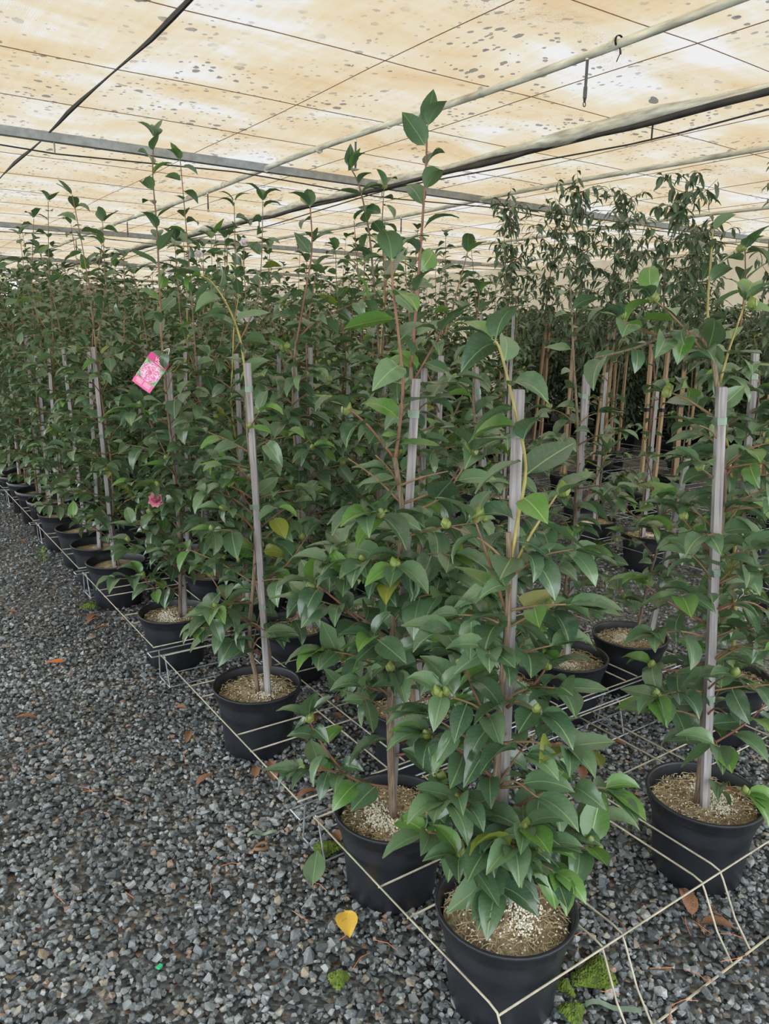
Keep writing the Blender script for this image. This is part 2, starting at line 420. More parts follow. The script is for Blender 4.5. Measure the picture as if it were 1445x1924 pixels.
# dark pipe with bunched cloth on it
e = bpy.data.objects.new('cloth_roller', None); COL.objects.link(e); e.location = (4.52, 0, 0)
tag(e, 'dark ridge pipe with a grimy roll of gathered shade cloth', 'pipe')
MB().tube([(0, -1.3, 2.925), (0, 29.5, 2.925)], 0.022, 10).build('pipe', M['dark_pipe'], e, smooth=True)
n = 160
pts = [(0.02 * math.sin(k * .37) - 0.01, -1.3 + 30.8 * k / n, 2.958 + 0.008 * math.sin(k * .8)) for k in range(n + 1)]
MB().tube(pts, [0.036 + 0.013 * math.sin(k * 0.51) + rng.uniform(-.006, .006) for k in range(n + 1)], 10).build('cloth_roll', M['pvc'], e, smooth=True)
pts = [(-0.02 + 0.012 * math.sin(k * .6), -1.3 + 30.8 * k / n, 2.915 + 0.006 * math.sin(k * .9)) for k in range(n + 1)]
MB().tube(pts, [0.014 + 0.010 * abs(math.sin(k * 0.33)) for k in range(n + 1)], 7).build('dark_hem', M['dark_pipe'], e, smooth=True)
e = bpy.data.objects.new('tie_wire', None); COL.objects.link(e); e.location = (4.62, 0, 0); tag(e, 'thin dark tie rod strung below the ridge pipe', 'rod')
ys = [-1 + 0.4 * k for k in range(70)]
MB().tube([(0, y, 2.83 + 0.10 * min(1, abs(((y - 3.62 + 3.05) % 6.1) - 3.05) / 3.0)) for y in ys], 0.006, 6).build('rod', M['dark_pipe'], e)
for y in (3.62, 9.72, 15.8): MB().tube([(0, y, 2.83), (0, y, 2.96)], 0.0065, 6).build('strut', M['dark_pipe'], e)

def dropper(x, y, L):
    e = bpy.data.objects.new('sprinkler_dropper', None); COL.objects.link(e); e.location = (x, y, 2.93)
    MB().tube([(0, 0, 0), (0, 0, -0.02)], 0.010, 8).build('fitting', M['pvc'], e)
    MB().tube([(0, 0, -0.015), (0, 0, -L * .62)], 0.0075, 8).build('stem', M['grey_plastic'], e)
    MB().tube([(0, 0, -L * .6), (0, 0, -L * .82)], 0.010, 8).build('weight', M['grey_plastic'], e)
    MB().tube([(0, 0, -L * .8), (0, 0, -L * .9)], [0.009, 0.005], 8).build('nozzle', M['tape_black'], e)
    ring = [(0.009 * math.sin(a), 0, -L * .94 + 0.011 * math.cos(a)) for a in [k * math.pi / 5 for k in range(11)]]
    MB().tube(ring, 0.0025, 5).build('spinner', M['tape_black'], e)
    return e
for k, (x, y, L) in enumerate([(3.27, 3.0, .24), (3.27, 5.21, .22), (3.27, 8.1, .19), (3.27, 10.95, .2), (3.27, 13.8, .2), (3.27, 16.6, .2), (5.82, 8.2, .2), (5.82, 10.9, .2), (5.82, 13.6, .2), (5.82, 16.6, .2), (8.55, 8.1, .2), (8.55, 11.0, .2)]):
    lab = ['grey sprinkler dropper with hooked spinner, hanging beside the wire-tied pipe', 'short grey sprinkler dropper just above a dark leafy camellia tip'][k] if k < 2 else 'thin grey sprinkler dropper hanging from a far pipe'
    tag(dropper(x, y, L), lab, 'sprinkler', 'sprinkler droppers')
e = bpy.data.objects.new('wire_tie', None); COL.objects.link(e); e.location = (3.27, 2.8, 2.945); tag(e, 'black wire twisted round the white pipe with loose ends', 'wire')
MB().tube([(0.026 * math.cos(a), 0.006 * a / 6, 0.026 * math.sin(a)) for a in [k * .5 for k in range(27)]], 0.0028, 5).build('loop', M['tape_black'], e)
MB().tube([(0, 0, -.026), (0.02, 0.01, -.05), (0.01, .02, -.085)], 0.0026, 5).build('loose_end', M['tape_black'], e)
MB().tube([(0, 0, -.026), (-0.01, -0.02, -.05), (-0.02, -.03, -.07)], 0.0026, 5).build('loose_end', M['tape_black'], e)

# ------------------------------------------------------------------ leaves
def leaf_arrays(nseg, across, bend, fold, wid, wave=0.0, tip=1.0, narrow=False):
    """unit-long leaf along +x, normal +z; returns verts, quads, uv"""
    V, UV = [], []
    x = z = 0.0; ang = bend * 0.35; px = pz = 0.0
    tp_ = 0.0
    for i in range(nseg + 1):
        t = (i / nseg) ** (1.35 if nseg >= 5 else 1.0)
        if i:
            ang = bend * (0.35 - t * 1.0); x += math.cos(ang) * (t - tp_); z += math.sin(ang) * (t - tp_); tp_ = t
        if narrow: w = wid * (math.sin(math.pi * min(1, t ** 0.8)) ** 0.9)
        else:
            w = wid * 1.06 * (max(0.0, math.sin(math.pi * (0.02 + 0.98 * t) ** 0.80)) ** 0.85) * (1 - 0.25 * t * t)
        if i == 0: w = wid * 0.07
        if i == nseg: w = 0.004
        for k in range(across + 1):
            s = 2 * k / across - 1
            zz = fold * abs(s) * w + wave * math.sin(t * 9 + s) * abs(s)
            nx, nz = -math.sin(ang), math.cos(ang)
            V.append((x + nx * zz, s * w, z + nz * zz)); UV.append((t, (s * w / wid) * 0.5 + 0.5))
    Fq = []
    for i in range(nseg):
        for k in range(across):
            a = i * (across + 1) + k; Fq.append((a, a + across + 1, a + across + 2, a + 1))
    return np.array(V), np.array(Fq), np.array(UV)
SPEC = [(1.05, 0.40, 0.275, 0.012), (0.6, 0.30, 0.29, 0.018), (1.5, 0.5, 0.265, 0.012), (0.25, 0.25, 0.285, 0.02), (0.9, 0.6, 0.25, 0.010), (1.25, 0.22, 0.265, 0.018)]
A0 = [leaf_arrays(6, 4, *s) for s in SPEC]; A1 = [leaf_arrays(5, 2, *s) for s in SPEC]; A2 = [leaf_arrays(3, 2, *s) for s in SPEC]
AN = [leaf_arrays(4, 2, b, 0.35, w, 0.012, narrow=True) for b, w in ((1.0, .15), (0.6, .14), (1.5, .16))]
def with_petiole(A):
    """a short stalk joins the blade to the twig"""
    V, Q, U = A
    st = np.array([(-0.09, -0.010, -0.012), (-0.09, 0.010, -0.012), (0.01, 0.014, 0.006), (0.01, -0.014, 0.006)]); b = len(V)
    return np.vstack([V, st]), np.vstack([Q, [[b, b + 3, b + 2, b + 1]]]), np.vstack([U, [[0, .5]] * 4])
def leaf_meshes(A, mat): return [mesh_np('leaf', *with_petiole(a)[:2], mat, True, with_petiole(a)[2]) for a in A]
LEAF0 = {k: leaf_meshes(A0, M[m]) for k, m in (('d', 'leaf'), ('y', 'leaf_young'), ('o', 'leaf_olive'))}
LEAF1 = {k: leaf_meshes(A1, M[m]) for k, m in (('d', 'leaf'), ('y', 'leaf_young'), ('o', 'leaf_olive'))}

def bud_mesh():
    m = MB(); m.lathe([(0.0005, -.5), (.26, -.42), (.44, -.2), (.5, .05), (.42, .3), (.2, .52), (.03, .68)], 10)
    return m.mesh('bud', M['bud'], True)
def bud_cap_mesh():
    m = MB()
    for k in range(3):
        prof = []
        a0 = k * 2.1; b = len(m.v)
        for i in range(4):
            t = i / 3; r = [.30, .47, .54, .50][i]; z = [-.42, -.2, .04, .22][i]; hw = [.5, .75, .6, .08][i]
            for s in (-1, 0, 1):
                m.v.append((r * math.cos(a0 + s * hw) * 1.04, r * math.sin(a0 + s * hw) * 1.04, z))
        for i in range(3):
            for q in range(2):
                a = b + i * 3 + q; m.f.append((a, a + 1, a + 4, a + 3))
    return m.mesh('bud_scales', M['bud_scale'], True)
BUD, BUDCAP = bud_mesh(), bud_cap_mesh()

def petal_mesh(name, mat):
    V, Q, U = leaf_arrays(4, 4, -.55, 0.22, 0.50, 0.05)
    return mesh_np(name, V, Q, mat, True, U)
PETAL = {k: petal_mesh('petal', M[m]) for k, m in (('pink', 'pink'), ('white', 'white_petal'), ('dead', 'dead_petal'))}

def orient(d, up):
    d = d.normalized(); n = (up - d * up.dot(d))
    if n.length < 1e-3: n = Vector((1, 0, 0)) - d * d.x
    n.normalize(); s = n.cross(d)
    return Matrix(((d.x, s.x, n.x), (d.y, s.y, n.y), (d.z, s.z, n.z)))

# ------------------------------------------------------------------ pots
POT_H, POT_R = 0.255, 0.165
def pot_profile():
    p = [(0.001, 0.004), (0.110, 0.004), (0.120, 0.0), (0.125, 0.005), (0.134, 0.10), (0.1455, 0.2065), (0.1460, 0.2085), (0.1462, 0.2095), (0.1540, 0.2100), (0.1552, 0.2105), (0.1558, 0.2120), (0.1575, 0.2225),
         (0.1592, 0.2230), (0.1600, 0.2238), (0.1635, 0.2470), (0.1655, 0.2475), (0.1662, 0.2490), (0.1662, 0.2530), (0.1655, 0.2545), (0.1600, 0.2550), (0.1570, 0.2540), (0.1555, 0.2500), (0.1505, 0.215), (0.146, 0.18)]
    return p
POT = MB().lathe(pot_profile(), 40).mesh('pot', M['pot'], True)
POT_FAR = MB().lathe([(0.001, .004), (.123, 0), (.146, .21), (.158, .215), (.166, .252), (.155, .254), (.147, .19)], 16).mesh('pot', M['pot'], True)
def soil_mesh(seed, rings=9, n=30):
    r_ = random.Random(seed); m = MB(); m.v.append((0, 0, .225)); ph = [r_.uniform(0, 6) for _ in range(4)]
    for i in range(1, rings + 1):
        for k in range(n):
            a = 2 * math.pi * k / n; r = 0.1455 * i / rings
            m.v.append((r * math.cos(a), r * math.sin(a), .212 + .012 * (1 - i / rings) + .005 * math.sin(40 * r + ph[0] + 3 * a) + r_.uniform(-.003, .003)))
    for k in range(n): m.f.append((0, 1 + k, 1 + (k + 1) % n))
    for i in range(rings - 1):
        for k in range(n):
            a = 1 + i * n; k2 = (k + 1) % n; m.f.append((a + k, a + n + k, a + n + k2, a + k2))
    return m.mesh('soil', M['soil'], True)
SOIL = [soil_mesh(s) for s in range(4)]; SOIL_FAR = soil_mesh(9, 2, 12)
def octa_cloud(name, mat, centers, sizes):
    o = np.array([(1, 0, 0), (-1, 0, 0), (0, 1, 0), (0, -1, 0), (0, 0, 1), (0, 0, -1)], float)
    f = np.array([(0, 2, 4), (2, 1, 4), (1, 3, 4), (3, 0, 4), (2, 0, 5), (1, 2, 5), (3, 1, 5), (0, 3, 5)])
    c = np.asarray(centers); s = np.asarray(sizes)
    V = (c[:, None, :] + o[None] * s[:, None, None]).reshape(-1, 3); Fq = (f[None] + 6 * np.arange(len(c))[:, None, None]).reshape(-1, 3)
    return mesh_np(name, V, Fq, mat, False)
def perlite_mesh(seed):
    r_ = np.random.default_rng(seed); n = 800
    a0 = r_.uniform(0, 6); cl = np.array([(0.05 * math.cos(a0 + k), 0.05 * math.sin(a0 + k)) for k in (0, 1.1, 2.1)])
    p = cl[r_.integers(0, 3, n)] + r_.normal(0, 0.019, (n, 2)); k = r_.random(n) < .2; p[k] = r_.uniform(-.12, .12, (k.sum(), 2))
    p = p[np.hypot(p[:, 0], p[:, 1]) < .145]; z = .224 + r_.uniform(-.002, .006, len(p))
    return octa_cloud('perlite', M['perlite'], np.c_[p, z], r_.uniform(.0016, .0040, len(p)))
PERL = [perlite_mesh(s) for s in (3, 5, 8)]
def fibre_mesh(seed):
    r_ = random.Random(seed); V, Fq = [], []
    for _ in range(1000):
        a, r = r_.uniform(0, 6.28), 0.145 * math.sqrt(r_.random()); x, y = r * math.cos(a), r * math.sin(a); z = .222 + r_.uniform(-.002, .004)
        d = r_.uniform(0, 6.28); L = r_.uniform(.012, .035); w = .0007; c = r_.uniform(-1, 1)
        b = len(V)
        for i in range(3):
            t = i / 2 - .5; xx = x + L * t * math.cos(d + c * t); yy = y + L * t * math.sin(d + c * t); zz = z + (.25 - t * t) * .02 * r_.random()
            V += [(xx - w * math.sin(d), yy + w * math.cos(d), zz), (xx + w * math.sin(d), yy - w * math.cos(d), zz + .001)]
        Fq += [(b, b + 1, b + 3, b + 2), (b + 2, b + 3, b + 5, b + 4)]
    return mesh_np('fibre', V, Fq, M['fibre'], True)
FIB = [fibre_mesh(s) for s in (1, 2)]

# ------------------------------------------------------------------ camellia builder
def copy_thing(o):
    r = o.copy(); COL.objects.link(r)
    for ch in CHILD[o.name]:
        c = ch.copy(); COL.objects.link(c); c.parent = r
    return r
CHILD = {}; ARR = {}
def add_leaf(root, base, p, d, up, L, kind, lod, r_):
    sets = LEAF0 if lod == 0 else LEAF1
    me = sets[kind][r_.randrange(len(SPEC))]
    o = bpy.data.objects.new('leaf', me); o.parent = root
    R3 = orient(d, up); o.matrix_basis = Matrix.Translation(p - base + d.normalized() * L * 0.09) @ R3.to_4x4() @ Matrix.Diagonal((L, L * r_.uniform(.9, 1.08), L, 1))
    COL.objects.link(o)
class Plant:
    """collects twigs and leaves; near plants keep every leaf as an object, far ones one foliage mesh"""
    def __init__(s, base, lod, seed, name='potted_camellia'):
        s.base = Vector(base); s.lod = lod; s.r = random.Random(seed)
        s.root = bpy.data.objects.new(name, None); COL.objects.link(s.root); s.root.location = s.base
        s.leaves = []; s.twigs = MB(); s.nl = 0; s.keep_clear = []
    def twig(s, pts, r0, r1, mat, name='branch', n=6):
        L = len(pts); rad = [r0 + (r1 - r0) * i / (L - 1) for i in range(L)]
        loc = [p - s.base for p in pts]
        if s.lod <= 1: MB().tube(loc, rad, n if s.lod == 0 else 5).build(name, M[mat], s.root, smooth=True)
        else: s.twigs.tube(loc, rad, 4, False)
    def leaf(s, p, d, up, L, kind='d'):
        m = p + d.normalized() * L * .5                       # some stakes stand clear of their leaves
        for q0, q1, z0, z1, pr in s.keep_clear:
            if z0 < m.z < z1:
                q = q0.lerp(q1, (m.z - q0.z) / (q1.z - q0.z)); v = m - q
                if abs(v.x * VN.y - v.y * VN.x) < .022 + .32 * L and v.dot(VN) < .01 and s.r.random() < pr: return
        if s.lod <= 1:
            if s.nl >= 300: return
            s.nl += 1; add_leaf(s.root, s.base, p, d, up, L, kind, s.lod, s.r)
        else: s.leaves.append((p - s.base + d.normalized() * L * .09, orient(d, up), L, s.r.random()))
    def leaves_along(s, pts, t0=0.1, spacing=0.045, L=(0.075, 0.11), el=(0.15, 0.7), up_top=False, young=0.0, tip=True, az0=None):
        """alternate leaves along a twig"""
        segs = [(pts[i + 1] - pts[i]).length for i in range(len(pts) - 1)]; tot = sum(segs); r = s.r
        d = tot * t0; az = az0 if az0 is not None else r.uniform(0, 6.28); k = 0
        while d < tot:
            acc = 0
            for i, sg in enumerate(segs):
                if acc + sg >= d: break
                acc += sg
            f = (d - acc) / max(sg, 1e-6); p = pts[i].lerp(pts[i + 1], f); tan = (pts[i + 1] - pts[i]).normalized()
            ref = Vector((0, 0, 1)) if abs(tan.z) < .9 else Vector((1, 0, 0))
            a = tan.cross(ref).normalized(); b = tan.cross(a)
            if abs(tan.z) < .75:
                side = 1 if k % 2 else -1
                out = a * side + b * r.uniform(-.5, .45)
            else:
                out = a * math.cos(az) + b * math.sin(az)
            e = r.uniform(*el); dirv = out.normalized() * math.cos(e) + tan * math.sin(e)
            if not up_top: dirv.z -= r.uniform(-.15, 0.70)
            if tan.z > .75 and r.random() < .15: dirv.z -= .3
            upv = Vector((r.uniform(-.6, .6), r.uniform(-.6, .6), 1)) + out.normalized() * r.uniform(-.1, .7)
            kind = 'y' if r.random() < young else ('o' if r.random() < .012 else 'd')
            s.leaf(p, dirv, upv, r.uniform(*L) * (1 - .12 * d / tot), kind)
            az += 2.4 + r.uniform(-.4, .4); d += spacing * r.uniform(.75, 1.25); k += 1
        if tip:
            tan = (pts[-1] - pts[-2]).normalized()
            for q in range(r.choice((2, 3, 3))):
                a = r.uniform(0, 6.28); o = Vector((math.cos(a), math.sin(a), 0))
                s.leaf(pts[-1], tan + o * r.uniform(.5, 1.2) + Vector((0, 0, -.15 if not up_top else .1)), Vector((0, 0, 1)) - o * .3, r.uniform(*L) * .85, 'y' if r.random() < young * 2.2 else 'd')
    def bud(s, p, d, size=0.02):
        if s.lod > 1: return
        o = link('bud', BUD, s.root); R3 = orient(d, Vector((1, .2, 0)))
        Rz = R3 @ Matrix(((0, 0, 1), (1, 0, 0), (0, 1, 0)))
        o.matrix_basis = Matrix.Translation(p - s.base) @ Rz.to_4x4() @ Matrix.Diagonal((size, size, size * 1.15, 1))
        if s.lod == 0: link('bud_scales', BUDCAP, o)
    def flower(s, p, d, kind, size, rings=((5, .35), (6, .8), (7, 1.2))):
        f = bpy.data.objects.new('flower', None); f.parent = s.root; COL.objects.link(f); f.location = p - s.base
        R0 = orient(d, Vector((.2, .1, 1)))
        for n_, spread in rings:
            for k in range(n_):
                a = 2 * math.pi * k / n_ + spread * 2 + s.r.uniform(-.15, .15)
                dv = R0 @ Vector((math.cos(spread), math.sin(spread) * math.cos(a), math.sin(spread) * math.sin(a)))
                o = link('petal', PETAL[kind], f); o.matrix_basis = orient(dv, R0 @ Vector((1, 0, 0))).to_4x4() @ Matrix.Diagonal((size, size, size, 1))
    def pot(s, seed=0, loose=True):
        if s.lod <= 1:
            link('pot', POT, s.root); so = link('soil', SOIL[seed % 4], s.root)
            if loose:
                tag(link('perlite', PERL[seed % 3], s.root), kind='stuff'); tag(link('fibre', FIB[seed % 2], s.root), kind='stuff')
        else: link('pot', POT_FAR, s.root); link('soil', SOIL_FAR, s.root)
    def stake(s, p0, p1, w=0.021, mat='stake', ties=(0.35, 0.62, 0.9)):
        p0, p1 = Vector(p0), Vector(p1); d = (p1 - p0); R3 = orient(d, VN)
        o = MB()
        o.box((0, 0, d.length / 2), (w, w, d.length)); me = o.mesh('stake', M[mat])
        st = link('stake', me, s.root)
        Rz = R3 @ Matrix(((0, 0, 1), (0, 1, 0), (-1, 0, 0)))
        st.matrix_basis = Matrix.Translation(p0 - s.base) @ Rz.to_4x4()
        if s.lod <= 1:
            for t in ties:
                z = d.length * t
                q = MB(); h = 0.0095; a, b = w / 2 + .0015, w / 2 + .0015
                ring = [(-a, -b), (a, -b), (a + .004, b * .4), (a, b), (-a, b)]
                nb = len(ring)
                for zz in (z - h, z + h):
                    for x, y in ring: q.v.append((x, y, zz))
                q.f = [(k, (k + 1) % nb, nb + (k + 1) % nb, nb + k) for k in range(nb)]
                b0 = len(q.v); sx = s.r.choice((-1, 1)); Lt = s.r.uniform(.018, .034)
                q.v += [(sx * a, -b, z - h), (sx * a, -b, z + h), (sx * (a + Lt), -b - .006, z + h + .004), (sx * (a + Lt), -b - .004, z - h + .006)]
                q.f.append((b0, b0 + 1, b0 + 2, b0 + 3))
                q.build('tie', M['tape'], st)
        return st
    def finish(s, leafmat='leaf_many', A=None, twigmat='twig_brown'):
        if s.lod <= 1: return s.root
        if s.twigs.v: s.twigs.build('branches', M[twigmat], s.root)
        A = A or A2
        V, Q, U, Rn = [], [], [], []; off = 0
        for p, R3, L, rn in s.leaves:
            v, q, u = A[s.r.randrange(len(A))]
            V.append(v @ (np.array(R3).T * L) + np.array(p)); Q.append(q + off); U.append(u); Rn.append(np.full(len(v), rn)); off += len(v)
        s.arr = (np.vstack(V), np.vstack(Q), np.vstack(U), np.concatenate(Rn)); ARR[s.root.name] = s.arr
        o = link('foliage', mesh_np('foliage', np.vstack(V), np.vstack(Q), M[leafmat], True, np.vstack(U), np.concatenate(Rn)), s.root); tag(o, kind='stuff')
        return s.root

def auto_branches(P, stem, z0, z1, n, length, L, spacing, young=.04, twig='twig_brown', bias=None, buds=0.2):
    """side shoots on the stem between heights z0 and z1"""
    r = P.r; az = r.uniform(0, 6.28)
    for i in range(n):
        f = (i + r.uniform(.1, .9)) / n; z = z0 + (z1 - z0) * f
        k = min(range(len(stem)), key=lambda q: abs(stem[q].z - z)); p = stem[k]
        az += 2.4 + r.uniform(-.5, .5)
        if i % 4 == 3: az = math.atan2(-VN.y, -VN.x) + r.uniform(-.9, .9)
        o = Vector((math.cos(az), math.sin(az), 0)); ln = length * (1.0 - .45 * f) * r.uniform(.65, 1.15)
        e = r.uniform(.25, .85)
        p1 = p + (o * math.cos(e) + Vector((0, 0, math.sin(e)))) * ln * .5
        p2 = p1 + (o * math.cos(e * .8) + Vector((0, 0, math.sin(e * .8) * r.uniform(.3, 1.1)))) * ln * .5
        pts = smooth_path([p, p1, p2], 3)
        P.twig(pts, .0034, .0016, twig)
        P.leaves_along(pts, .22, spacing, L, young=young)
        if r.random() < buds:
            for q in range(r.choice((1, 1, 2))):
                P.bud(p2 + Vector((r.uniform(-.012, .012), r.uniform(-.012, .012), .006)), Vector((o.x * .5 + r.uniform(-.4, .4), o.y * .5 + r.uniform(-.4, .4), 1)), r.uniform(.017, .024))

def camellia(base, lod, seed, height=1.8, stake_top=1.44, lean=(0, 0), bush=15, label=None, group=None, L=(.075, .115), blen=.30, leaders=1, stakes=True, young=.04, loose=None):
    """one staked camellia in its pot: procedural habit"""
    P = Plant(base, lod, seed); r = P.r; b = P.base
    P.pot(seed, loose if loose is not None else lod == 0)
    sx, sy = r.uniform(-.03, .03), r.uniform(-.03, .03)
    s0 = b + Vector((sx, sy, .20)); s1 = b + Vector((sx + lean[0], sy + lean[1], stake_top))
    if stakes: P.stake(s0, s1)
    if lod <= 1: P.keep_clear = [(s0, s1, .85, 1.5, .85), (s0, s1, .3, .85, .25)]
    o = Vector((r.uniform(-1, 1), r.uniform(-1, 1), 0)).normalized() * .022
    ctrl = [s0 + o + Vector((0, 0, 0))]
    for k in range(1, 6):
        ctrl.append(s0.lerp(s1, k / 5) + o + Vector((r.uniform(-.012, .012), r.uniform(-.012, .012), 0)))
    hx = height - stake_top; dx, dy = r.uniform(-.10, .10), r.uniform(-.10, .10)
    if height > stake_top + .08: ctrl += [s1 + o + Vector((dx * .4, dy * .4, hx * .5)), s1 + o + Vector((dx, dy, hx))]
    stem = smooth_path(ctrl, 3)
    low = [p for p in stem if p.z <= b.z + .95]; hi = stem[len(low) - 1:]
    P.twig(low, .0085, .006, 'bark', 'stem'); P.twig(hi, .0058, .0022, r.choice(('twig_red', 'twig_brown', 'twig_green', 'twig_brown')), 'leader')
    sp = .038 if lod <= 1 else .042
    auto_branches(P, stem, .34, min(1.40, stake_top), bush, blen, L, sp, young, r.choice(('twig_brown', 'twig_brown', 'twig_red')))
    P.leaves_along([p for p in stem if p.z > .38], .02, .055, L, (.2, .75), young=young)
    for q in range(leaders):
        z = r.uniform(.95, 1.45); k = min(range(len(stem)), key=lambda i: abs(stem[i].z - z)); p = stem[k]
        a = r.uniform(0, 6.28); oo = Vector((math.cos(a), math.sin(a), 0))
        e = [p, p + oo * .08 + Vector((0, 0, .14)), p + oo * .14 + Vector((0, 0, .32)), p + oo * .16 + Vector((0, 0, r.uniform(.42, .75)))]
        pts = smooth_path(e, 3); P.twig(pts, .004, .0018, 'twig_brown'); P.leaves_along(pts, .15, .05, L, (.3, .8), young=young)
    P.finish(); tag(P.root, label, 'potted plant', group)
    return P

# ------------------------------------------------------------------ wire pot racks
CX = [(0.965, 1.293), (1.365, 1.685), (1.766, 2.09), (2.165, 2.49), (2.565, 2.89)]     # pot openings across
def ymods(start, n): return [(start + .46 * k, start + .46 * k + (.34)) for k in range(n)]
def rack(x0, y0, n, label, group, mat='rod', front=False, stand=True, rails=None, slab=None):
    e = bpy.data.objects.new('pot_rack', None); COL.objects.link(e); e.location = (x0, y0, 0); tag(e, label, 'rack', group)
    bays = [(.0, .327), (.454, .794)] if n == 2 else [(.46 * k, .46 * k + .34) for k in range(n)]
    cols = [(a - .965, b - .965) for a, b in (rails or CX)]; xe = cols[-1][1]; ye = bays[-1][1]
    for a, b in bays:
        for y in (a, b):
            w = [rng.uniform(-.004, .004) for _ in range(5)]
            MB().tube([(xe * k / 4, y, .156 + w[k] * .6) for k in range(5)], .0028, 6).build('cross_rod', M[mat], e, smooth=True)
    for a, b in cols:
        for x in (a, b):
            p = [(x, ye, .162), (x, ye * .5, .161), (x, .03 if front else 0, .162)]
            if front: p += [(x, 0.004, .157), (x - .004, -.01, .142), (x - .012, -.06, .06), (x - .02, -.115, .006)]
            MB().tube(p, .0028, 6).build('long_rod', M[mat], e, smooth=True)
    if front: MB().tube([(-.03, -.115, .006), (xe * .5, -.117, .008), (xe, -.115, .006)], .0032, 6).build('foot_rod', M[mat], e)
    if stand:                                                # galvanised trestle under the joint to the next rack
        s = bpy.data.objects.new('rack_stand', None); COL.objects.link(s); s.location = (x0, y0 + ye, 0)
        tag(s, slab or 'galvanised wire stand under the pale racks across the aisle', 'stand', 'galvanised rack stands')
        for dy in (.028, .088): MB().tube([(-.03, dy, .147), (xe + .02, dy, .147)], .003, 6).build('bearer', M['zinc'], s)
        for x in (-.03, xe + .02): MB().tube([(x, .028, .147), (x, .088, .147)], .003, 6).build('end_bar', M['zinc'], s)
        for x in (.02, xe * .47, xe * .72, xe):
            MB().tube([(x, .088, .144), (x + .004, .098, .138), (x + .01, .122, .006)], .003, 6).build('leg', M['zinc'], s)
            MB().tube([(x, .028, .144), (x + .004, .018, .138), (x + .01, -.012, .006)], .003, 6).build('leg', M['zinc'], s)
            MB().tube([(x + .01, -.012, .006), (x + .01, .122, .006)], .003, 6).build('foot', M['zinc'], s)
        for dy in (-.012, .122): MB().tube([(.03, dy, .007), (xe, dy, .007)], .003, 6).build('ground_bar', M['zinc'], s)
rack(.965, .946, 2, 'cream wire pot rack with bent front legs round the nearest pots', 'wire pot racks', front=True, slab='galvanised wire stand behind the rack with the bent front legs')
for k in range(7):
    rack(.965, 1.84 + 1.37 * k, 3, ['cream wire pot rack round the pot beside the grey front stake', 'cream wire pot rack under the pink-tagged camellia'][k] if k < 2 else 'cream wire pot rack along the gravel path, deep among the plants', 'wire pot racks', stand=k < 5, slab=['galvanised wire stand between the clear grey stake and the pink-tagged plant', 'galvanised wire stand just past the pink-tagged plant'][k] if k < 2 else 'galvanised wire stand far along the gravel path')
for k in range(4):
    rack(4.15, 2.05 + 1.37 * k, 3, 'pale wire pot rack across the aisle under the staked trees', 'wire pot racks across the aisle', mat='zinc', stand=k < 2)
    if k > 0: rack(6.35, 2.05 + 1.37 * k, 3, 'mostly empty pale wire rack before the dense dark shrubs', 'bare wire racks', mat='zinc', stand=False)

# ------------------------------------------------------------------ far plants (shared prototypes)
PROTO = []
def make_proto(seed, lod, height, **kw):
    P = camellia((0, 0, 0), lod, seed, height=height, **kw); PROTO.append(P.root); CHILD[P.root.name] = list(P.root.children); P.root['used'] = 0
    return P.root
def tree_proto(seed, height=2.65):
    P = Plant((0, 0, 0), 2, seed, 'potted_tree'); r = P.r; P.pot(seed)
    for sx in (-1, 1):
        a = r.uniform(0, 6.28); o = Vector((math.cos(a), math.sin(a), 0)) * .06 * sx
        st = P.stake(Vector((o.x, o.y, .18)), Vector((o.x * .5 + r.uniform(-.06, .06), o.y * .5, r.uniform(1.5, 1.7))), .026, 'stake_tan')
        for t in (.55, .95):
            z = 1.35 * t
            MB().box((0, 0, z), (.034, .034, .03)).build('tie', M['tape_black'], st)
    stem = smooth_path([(0, 0, .2), (.02, .01, .9), (-.01, .02, 1.6), (.02, 0, 2.1), (r.uniform(-.1, .1), r.uniform(-.1, .1), height - .1)], 5)
    P.twig(stem, .011, .003, 'bark')
    for i in range(38):
        z = 1.35 + (height - 1.4) * (i + r.random()) / 38; p = min(stem, key=lambda q: abs(q.z - z)); az = i * 2.4 + r.uniform(-.4, .4)
        o = Vector((math.cos(az), math.sin(az), 0)); ln = r.uniform(.20, .42) * (1.15 - .5 * i / 38)
        pts = smooth_path([p, p + o * ln * .5 + Vector((0, 0, .10 * r.random())), p + o * ln + Vector((0, 0, r.uniform(-.12, .25)))], 3)
        P.twig(pts, .003, .0014, 'bark'); 
        segs = pts
        for k in range(1, len(pts)):
            for q in range(r.choice((2, 2, 3))):
                d = Vector((r.uniform(-1, 1), r.uniform(-1, 1), r.uniform(-1.3, .1)))
                P.leaf(pts[k].lerp(pts[k - 1], r.random()), d, Vector((r.uniform(-.6, .6), r.uniform(-.6, .6), 1)), r.uniform(.075, .125))
    P.finish('tree_leaf', AN, 'bark'); tag(P.root, 'tall staked tree with narrow drooping leaves in a black pot', 'potted tree', 'staked trees across the aisle')
    PROTO.append(P.root); CHILD[P.root.name] = list(P.root.children); P.root['used'] = 0
    return P.root
